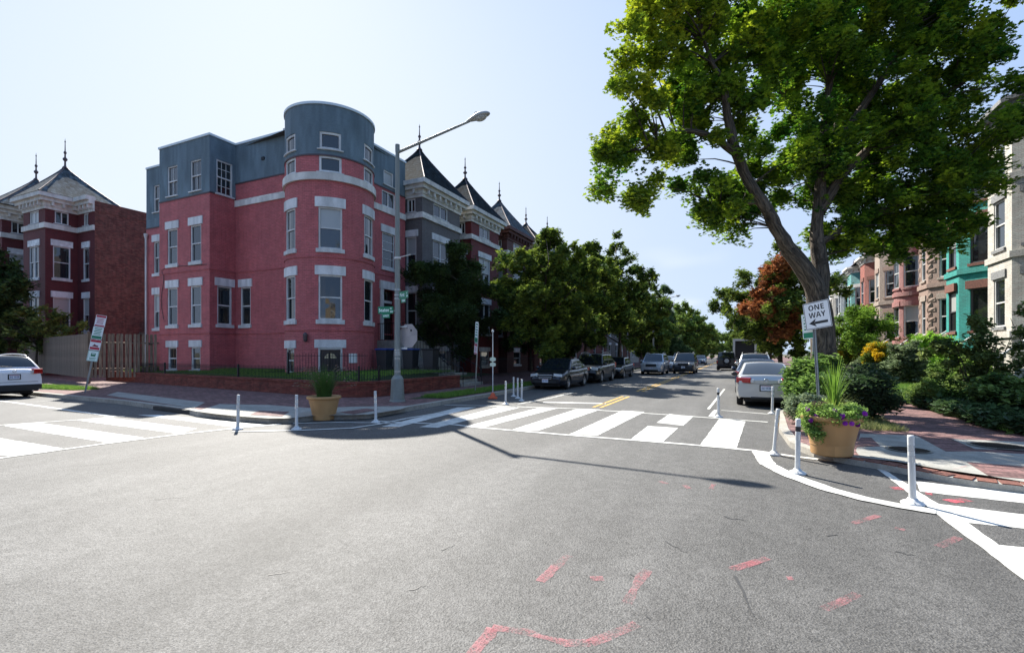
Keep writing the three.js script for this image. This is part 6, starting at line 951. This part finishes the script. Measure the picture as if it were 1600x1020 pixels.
[[-10.4, 70, 9, 3.4, 281], [-10.2, 97, 11.5, 4.4, 283], [-9.6, 112, 11.2, 4.6, 285], [-9.4, 128, 11, 4.8, 287], [-9.2, 146, 10.8, 5, 289], [-8, 168, 11, 5.4, 291], [-3.5, 205, 12, 6.5, 293], [4, 215, 11, 6.5, 295], [10, 200, 13, 6.5, 296], [-14, 190, 13, 7, 297]].forEach(([x, d, h, r, s], i) => tree('distant_tree', ['rounded tree beyond the far left houses, before the conifer', 'pale green tree just past the conifer', 'feathery green tree in the far left row', 'light green tree farther along the far left row', 'light green tree close to the end of the street', 'yellow green tree before the street closes', 'hazy green tree in the middle of the street end', 'hazy green tree at the end of street above the truck', 'tall hazy tree at the street end on the sunlit side', 'tall hazy tree at the street end on the shaded side'][i], x, 0.05, d, { h, r, from: 1.5, seed: s, clumps: 110, per: 14, sprig: SPRIG.far, scale: 1 + d / 300, color: greens([0.05, 0.09, 0.02], [0.17, 0.23, 0.04], 0.4), group: 'distant trees' }));
// right side: tree with a dead orange branch, then more
{
  const t = tree('street_tree', 'street tree with a patch of dead orange leaves beside the maple trunk', 2.7, 0.1, 40, { h: 9.4, r: 3.7, from: 2.4, trunk: 0.22, seed: 301, clumps: 210, per: 20, scale: 1.1, group: 'street trees along the right kerb' });
  const q = (px, py, d) => own(t, P(px, py, d)), g = grow(t, { blobs: [[q(1212, 425, 33), 1.0, 1.1, 1.1, 0], [q(1200, 470, 32.5), 1.3, 1.3, 1.2, 0], [q(1228, 495, 32.5), 1.1, 1.2, 1.0, 0], [q(1176, 480, 32.8), 0.7, 0.7, 0.7, 0], [q(1222, 525, 32.6), 0.6, 0.5, 0.6, 0]], clumps: 60, clumpR: 0.4, per: 22, seed: 303 });
  foliage(t, 'dead_leaves', SPRIG.street, LM.dark, g.spots, greens([0.15, 0.05, 0.02], [0.31, 0.125, 0.045], 0.5), 304).userData.label = 'patch of dead orange brown leaves';
}
[[2.8, 54, 8.5, 3, 311], [2.9, 68, 9, 3.3, 313], [2.9, 84, 9.5, 3.8, 315], [3, 104, 10, 4.2, 317], [3.2, 130, 10.5, 4.6, 319]].forEach(([x, d, h, r, s], i) => tree('street_tree', ['green street tree two back from the maple', 'green street tree beside the box truck', 'far street tree beyond the box truck', 'far street tree near the end of the sunlit row', 'last street tree seen on the right side'][i], x, 0.1, d, { h, r, from: 2.2, seed: s, clumps: 120, per: 15, sprig: SPRIG.far, scale: 0.75, group: 'street trees along the right kerb' }));
// far left
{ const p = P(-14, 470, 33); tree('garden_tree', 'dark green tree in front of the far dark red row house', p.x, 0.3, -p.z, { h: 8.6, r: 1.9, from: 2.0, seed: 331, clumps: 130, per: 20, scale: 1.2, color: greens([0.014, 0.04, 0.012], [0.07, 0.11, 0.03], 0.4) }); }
{ const p = P(58, 540, 33.5); tree('garden_tree', 'low twiggy tree with sparse leaves above the wood fence', p.x, 0.3, -p.z, { h: 4.6, r: 2.5, from: 2.0, trunk: 0.1, seed: 341, clumps: 60, per: 14, limbs: 22, clumpR: 0.45, color: greens([0.05, 0.08, 0.02], [0.19, 0.21, 0.05], 0.4) }); }

// ---- shrubs
function shrub(name, label, x, d, h, r, o = {}) {
  const y = o.y ?? 0.12, t = thing(name, label, o.cat || 'shrub', x, y, d, 0, o.group), rr = rnd(o.seed ?? Math.round(x * 131 + d * 977)), st = [];
  for (let i = 0; i < 7; i++) { const a = rr() * 6.28, k = r * (0.3 + 0.5 * rr()); st.push(tube([new THREE.Vector3(Math.cos(a) * 0.05, -0.05, Math.sin(a) * 0.05), new THREE.Vector3(Math.cos(a) * k * 0.5, h * 0.4, Math.sin(a) * k * 0.5), new THREE.Vector3(Math.cos(a) * k, h * (0.65 + 0.25 * rr()), Math.sin(a) * k)], 0.02, 0.006, 5, true, 5)); }
  mesh('stems', merge(st), M.bark, t);
  const n = 6, blobs = []; for (let i = 0; i < n; i++) { const a = i * 2.4 + rr(), k = rr() * 0.5 * r; blobs.push([new THREE.Vector3(Math.cos(a) * k, h * (0.35 + 0.4 * rr()), Math.sin(a) * k), r * 0.62, h * 0.34, r * 0.62, 0]); }
  const { spots } = grow(t, { blobs, clumps: o.clumps ?? 60, clumpR: o.clumpR ?? 0.22, per: o.per ?? 16, seed: Math.round(x * 77 + d * 313) + 9, scale: o.scale, floor: 0.05 });
  foliage(t, 'leaves', o.sprig || SPRIG.oval, LM.maple, spots, o.color || greens([0.035, 0.08, 0.016], [0.15, 0.21, 0.045], 0.5), Math.round(x * 51 + d * 117));
  if (o.bloom) { const g2 = grow(t, { blobs: blobs.map(b => [b[0].clone().setY(b[0].y + h * 0.18), b[1], b[2] * 0.5, b[3], 0]), clumps: o.bloom.n ?? 22, clumpR: 0.12, per: 6, seed: 17 + Math.round(d * 31), scale: o.bloom.scale ?? 0.6, floor: 0.1 }); foliage(t, 'blossoms', SPRIG.fine, LM.maple, g2.spots, (k) => o.bloom.c.map(c => c * (0.8 + 0.4 * k)), 5); }
  return t;
}
const glossy = { sprig: SPRIG.big, scale: 0.7, color: greens([0.03, 0.07, 0.016], [0.14, 0.20, 0.05], 0.5), clumps: 46 }, ferny = { sprig: SPRIG.fine, scale: 1.4, color: greens([0.10, 0.22, 0.02], [0.22, 0.36, 0.04], 0.3) };
[[5.95, 16.0, 1.0, 0.85, 'low dark glossy shrub along the brick sidewalk edge', glossy], [6.6, 14.2, 0.95, 1.0, 'dark spreading shrub beside the large manhole cover', glossy], [7.6, 13.2, 0.95, 1.0, 'dark shrub at the corner of the front garden', glossy], [6.2, 18.4, 2.7, 1.2, 'tall open shrub with coin shaped leaves before the cream house steps', { sprig: SPRIG.big, scale: 0.62, clumps: 42, per: 12, color: greens([0.04, 0.08, 0.02], [0.16, 0.19, 0.05], 0.4) }], [7.4, 17.2, 3.0, 1.2, 'tall arching shrub at the frame of the cream house', { sprig: SPRIG.big, scale: 0.6, clumps: 34, per: 12, color: greens([0.04, 0.08, 0.02], [0.16, 0.19, 0.05], 0.4) }], [6.3, 24.6, 2.0, 1.1, 'round leafed shrub with grey green leaves beside the sidewalk', { sprig: SPRIG.big, scale: 0.55, clumps: 90, color: greens([0.04, 0.07, 0.03], [0.17, 0.21, 0.11], 0.4) }], [7.2, 22.6, 1.8, 1.0, 'leafy garden shrub before the turquoise house', {}], [5.5, 30.0, 1.3, 0.8, 'broad leafed garden shrub beyond the bright grass', { sprig: SPRIG.big, scale: 0.6, color: greens([0.04, 0.07, 0.03], [0.17, 0.21, 0.11], 0.4) }], [7.4, 26.8, 2.5, 1.35, 'bright lime green feathery shrub in the front garden', ferny], [8.0, 30.6, 2.4, 1.2, 'feathery shrub before the brownstone', ferny], [6.0, 28.4, 2.0, 0.9, 'yellow flowering bush beside the garden fence', { bloom: { c: [0.62, 0.42, 0.015], n: 46, scale: 1.2 }, color: greens([0.06, 0.10, 0.015], [0.16, 0.2, 0.03]) }], [5.6, 34.5, 1.9, 0.9, 'far yellow flowering bush behind the maple trunk', { bloom: { c: [0.62, 0.44, 0.02], n: 40, scale: 1.3 }, color: greens([0.06, 0.10, 0.015], [0.16, 0.2, 0.03]) }], [7.2, 36.5, 2.5, 1.3, 'garden shrub with pinkish blossoms before the pink house', { bloom: { c: [0.55, 0.33, 0.30], n: 34, scale: 1.2 } }], [7.3, 42, 2.6, 1.5, 'garden shrub before the pale sandstone house', {}], [7, 50, 2.8, 1.7, 'garden shrub before the red brick house', {}], [7.5, 60, 2.6, 1.8, 'garden shrub far along the sunlit row', {}], [9.3, 19.5, 1.3, 1.1, 'dark shrub below the cream house windows', glossy], [9.2, 15.4, 1.1, 1.1, 'dark shrub at the street corner of the garden', glossy], [5.3, 18.3, 0.8, 0.7, 'small grey green shrub at the sidewalk edge', { sprig: SPRIG.fine, scale: 1.2 }]].forEach(([x, d, h, r, label, o]) => shrub('garden_shrub', label, x, d, h, r, { ...o, group: 'front garden shrubs on the right' }));
tree('garden_tree', 'small bright green tree with dark stem in the front garden', 5.9, 0.12, 32, { h: 4.1, r: 1.7, from: 1.9, trunk: 0.07, seed: 351, clumps: 80, per: 18, sprig: SPRIG.oval, scale: 1.2, color: greens([0.05, 0.11, 0.015], [0.17, 0.26, 0.03], 0.4) });
[[2.85, 15.6, 1.35, 0.6, 'dark dense shrub behind the terracotta flower planter', { sprig: SPRIG.big, scale: 0.5, clumps: 70, color: greens([0.012, 0.03, 0.012], [0.05, 0.075, 0.03], 0.4) }], [2.7, 13.9, 1.0, 0.62, 'low dark shrub at the edge of concrete corner', { sprig: SPRIG.oval, color: greens([0.014, 0.034, 0.012], [0.05, 0.08, 0.03], 0.4) }], [1.75, 14.6, 1.05, 0.55, 'leafy perennials at the foot of the one way sign', { sprig: SPRIG.fine, scale: 1.3, color: greens([0.05, 0.11, 0.02], [0.17, 0.25, 0.06]) }], [1.7, 16.2, 1.4, 0.62, 'taller green perennials beside the silver coupe', { sprig: SPRIG.oval, color: greens([0.05, 0.11, 0.02], [0.15, 0.23, 0.05]) }], [2.3, 17.6, 1.5, 0.6, 'green perennials between silver coupe and maple trunk', { sprig: SPRIG.oval, color: greens([0.04, 0.09, 0.02], [0.14, 0.21, 0.05]) }], [1.45, 12.9, 0.62, 0.42, 'pale flowering ground plant behind leaning white post', { sprig: SPRIG.fine, color: greens([0.07, 0.11, 0.05], [0.22, 0.26, 0.16]), bloom: { c: [0.5, 0.5, 0.46], n: 18, scale: 0.7 } }]].forEach(([x, d, h, r, label, o]) => shrub('planting_strip_shrub', label, x, d, h, r, { ...o, group: 'plants in the strip by the right kerb' }));

// ---- grass and ground cover
const blade = (() => { const r = rnd(55), pos = []; for (let i = 0; i < 9; i++) { const a = r() * 6.28, x = (r() - 0.5) * 0.08, z = (r() - 0.5) * 0.08, h = 0.06 + r() * 0.06, l = 0.03 + r() * 0.04, w = 0.004; const dx = Math.cos(a), dz = Math.sin(a); pos.push(x - dz * w, 0, z + dx * w, x + dz * w, 0, z - dx * w, x + dx * l, h, z + dz * l); } const g = new THREE.BufferGeometry(); g.setAttribute('position', new THREE.Float32BufferAttribute(pos, 3)); g.setAttribute('uv', new THREE.Float32BufferAttribute(new Float32Array(pos.length / 3 * 2), 2)); g.computeVertexNormals(); return g; })();
function grass(label, n, at, colorOf, scale = 1, seed = 1) { const r = rnd(seed), spots = []; for (let i = 0; i < n; i++) { const p = at(r); if (p) spots.push([p, scale, r()]); } const g = new THREE.Group(); const im = foliage(g, numbered('grass'), blade, LM.maple, spots, colorOf, seed + 1); im.userData = { kind: 'stuff', label, category: 'grass' }; g.remove(im); scene.add(im); }
const gGreen = greens([0.05, 0.12, 0.02], [0.14, 0.22, 0.04]);
grass('short green lawn inside the iron fence of pink house', 16000, r => { const k = r(), x = mixn(-33.5, -12.4, k), dO = x < -13.5 ? 16.3 - (x + 34) * 0.134 : 13.6, dI = x < -20.5 ? 17.7 : x < -16.3 ? 15.6 : 20; const w = r(), d = mixn(dO, Math.max(dI, dO + 0.4), w); return V(x, mixn(0.59, 0.86, clamp((d - dO) / 1.6)), d); }, gGreen, 1, 61);
grass('green grass strip between left kerb and brick sidewalk', 9000, r => V(mixn(-10.4, -9.42, r()), CURB + 0.01, 14.6 + Math.pow(r(), 1.4) * 30), gGreen, 1.1, 63);
grass('grass patch beside the white wagon', 2500, r => V(mixn(-33, -25.8, r()), CURB + 0.01, mixn(10.9, 11.9, r()) + 0.1), gGreen, 1.2, 65);
grass('long bright grass at the bend of the right sidewalk', 5000, r => V(mixn(4.95, 6.2, r()), 0.13, mixn(19.5, 24, r())), gGreen, 3.6, 67);
grass('rough grass under the front garden shrubs', 26000, r => V(4.95 + r() * 6, 0.13, 13.2 + Math.pow(r(), 1.5) * 26), gGreen, 1.8, 69);
grass('thin dry grass in the strip by the right kerb', 5000, r => V(mixn(1.4, 3.1, r()), 0.112, mixn(12.4, 24, r())), greens([0.06, 0.09, 0.025], [0.2, 0.2, 0.08]), 1.2, 73);
{ const spots = [], r = rnd(81); for (let i = 0; i < 4200; i++) { const x = 4.9 + Math.pow(r(), 1.3) * 5, d = 12.9 + Math.pow(r(), 1.2) * 9 - (x - 4.9) * 0.3; spots.push([V(x + Math.sin(d * 3) * 0.08, 0.15 + r() * 0.22, d), 0.62 + r() * 0.3, r()]); } const g = new THREE.Group(), im = foliage(g, 'ivy', SPRIG.big, LM.dark, spots, greens([0.014, 0.036, 0.012], [0.05, 0.085, 0.03], 0.4), 82); im.userData = { kind: 'stuff', label: 'dark ivy ground cover along the right sidewalk', category: 'ivy' }; g.remove(im); scene.add(im); }

// ---- planter plants
function ribbons(n, seed, h, spread, droop, w, base = 0.12) { const r = rnd(seed), pos = []; for (let i = 0; i < n; i++) { const a = r() * 6.283, b = base * Math.sqrt(r()), H = h * (0.6 + 0.5 * r()), S = spread * (0.3 + r()), D = droop * r(), c = Math.cos(a), s = Math.sin(a), pt = k => [c * (b + S * k * k), H * (k - D * k * k * k), s * (b + S * k * k)]; for (let k = 0; k < 5; k++) { const p = pt(k / 5), q = pt((k + 1) / 5), w0 = w * (1 - k / 5.2), w1 = w * (1 - (k + 1) / 5.2); const L0 = [p[0] - s * w0, p[1], p[2] + c * w0], R0 = [p[0] + s * w0, p[1], p[2] - c * w0], L1 = [q[0] - s * w1, q[1], q[2] + c * w1], R1 = [q[0] + s * w1, q[1], q[2] - c * w1]; pos.push(...L0, ...R0, ...R1, ...L0, ...R1, ...L1); } } const g = new THREE.BufferGeometry(); g.setAttribute('position', new THREE.Float32BufferAttribute(pos, 3)); g.computeVertexNormals(); return flat(g); }
{
  const [x, d] = G(506, 655.5), t = thing('planter', 'terracotta planter of tall fountain grass at the shaded corner', 'planter', x, 0.002, d); planterPot(t, 1.0);
  const a = mesh('grass_blades', ribbons(520, 7, 0.92, 0.42, 0.35, 0.006, 0.2).translate(0, 0.55, 0), leafMat([0.07, 0.14, 0.03]), t); a.userData.kind = 'stuff';
  const r = rnd(9), heads = [], stalks = []; for (let i = 0; i < 70; i++) { const an = r() * 6.28, s = 0.25 + r() * 0.55, h = 0.55 + 0.5 + r() * 0.45 - s * 0.25, p = new THREE.Vector3(Math.cos(an) * s, h, Math.sin(an) * s), m = new THREE.Vector3(Math.cos(an) * s * 0.4, mixn(0.55, h, 0.62), Math.sin(an) * s * 0.4); stalks.push(tube([new THREE.Vector3(Math.cos(an) * 0.1, 0.55, Math.sin(an) * 0.1), m, p], 0.004, 0.003, 4, true, 4)); heads.push(tube([p, p.clone().add(new THREE.Vector3(Math.cos(an) * 0.06, 0.03 - s * 0.06, Math.sin(an) * 0.06))], 0.013, 0.004, 5, false)); }
  mesh('stalks', merge(stalks), leafMat([0.10, 0.12, 0.04]), t).userData.kind = 'stuff'; mesh('seed_heads', merge(heads), std({ color: [0.20, 0.13, 0.10] }), t).userData.kind = 'stuff';
}
{
  const [x, d] = G(1307, 714, 0.1), t = thing('planter', 'terracotta planter with purple petunias and a tall green spike plant', 'planter', x - 0.03, 0.106, d + 0.2); planterPot(t, 1.02);
  const blobs = []; for (let i = 0; i < 12; i++) { const a = i / 12 * 6.283; blobs.push([new THREE.Vector3(Math.cos(a) * 0.30, 0.64, Math.sin(a) * 0.30), 0.16, 0.11, 0.16, 0.1]); } for (const [a, y] of [[2.6, 0.45], [2.2, 0.38], [2.35, 0.5]]) blobs.push([new THREE.Vector3(Math.cos(a) * 0.40, y, Math.sin(a) * 0.40), 0.1, 0.14, 0.1, -0.2]); blobs.push([new THREE.Vector3(0, 0.68, 0), 0.25, 0.12, 0.25, 0.1]);
  const { spots } = grow(t, { blobs, clumps: 130, clumpR: 0.08, per: 9, seed: 401, scale: 0.62, floor: 0.2 });
  foliage(t, 'leaves', SPRIG.fine, LM.maple, spots, greens([0.07, 0.14, 0.025], [0.24, 0.34, 0.08], 0.4), 402);
  const sp = mesh('spike_plant', merge([ribbons(70, 17, 0.95, 0.22, 0.25, 0.014, 0.05).translate(0.03, 0.6, 0), tube([new THREE.Vector3(0, 0.55, 0), new THREE.Vector3(0.0, 1.0, 0), new THREE.Vector3(-0.03, 1.36, 0)], 0.02, 0.008, 6)]), leafMat([0.17, 0.30, 0.04], 0.5), t); sp.userData.kind = 'stuff';
  const cr = rnd(18), plume = []; for (let k = 0; k < 26; k++) { const y = 0.8 + k * 0.023, a = k * 2.4, L = 0.2 * (1 - k / 34); plume.push(new THREE.Vector3(0, y, 0)); }
  mesh('fine_grass', ribbons(180, 19, 0.42, 0.3, 0.4, 0.004, 0.1).translate(0.02, 0.6, 0), leafMat([0.26, 0.33, 0.07], 0.5), t).userData.kind = 'stuff';
  const petal = new THREE.Shape(); petal.moveTo(0, 0); petal.bezierCurveTo(0.03, 0.01, 0.032, 0.04, 0, 0.042); petal.bezierCurveTo(-0.032, 0.04, -0.03, 0.01, 0, 0); const pg = []; for (let k = 0; k < 5; k++) pg.push(new THREE.ShapeGeometry(petal, 3).rotateX(-0.5).rotateZ(k * Math.PI * 0.4)); const fg = merge(pg), fm = [[0.26, 0.03, 0.36], [0.34, 0.05, 0.42], [0.18, 0.02, 0.22]].map(c => leafMat(c, 0.3));
  const r = rnd(23); for (let i = 0; i < 30; i++) { const a = 0.2 + r() * 6.0 + (i % 3) * 0.1, rad = 0.38 + r() * 0.12, f = mesh(i ? `petunia_${String(i).padStart(3, '0')}` : 'petunia', fg, fm[i % 3], t); f.position.set(Math.cos(a) * rad, 0.52 + r() * 0.22, Math.sin(a) * rad); f.lookAt(f.position.clone().multiplyScalar(3).add(new THREE.Vector3(0, 1, 0))); f.rotation.z = r() * 6; }
  const dk = []; mesh('dark_foliage', merge(Array.from({ length: 16 }, (_, i) => SPRIG.fine.clone().scale(0.5, 0.5, 0.5).translate(-0.2 + Math.sin(i * 2.1) * 0.09, 0.74 + Math.cos(i * 1.7) * 0.07, 0.1 + Math.cos(i * 2.9) * 0.09))), leafMat([0.07, 0.025, 0.04], 0.3), t).userData.kind = 'stuff';
}

renderer.render(scene, camera);
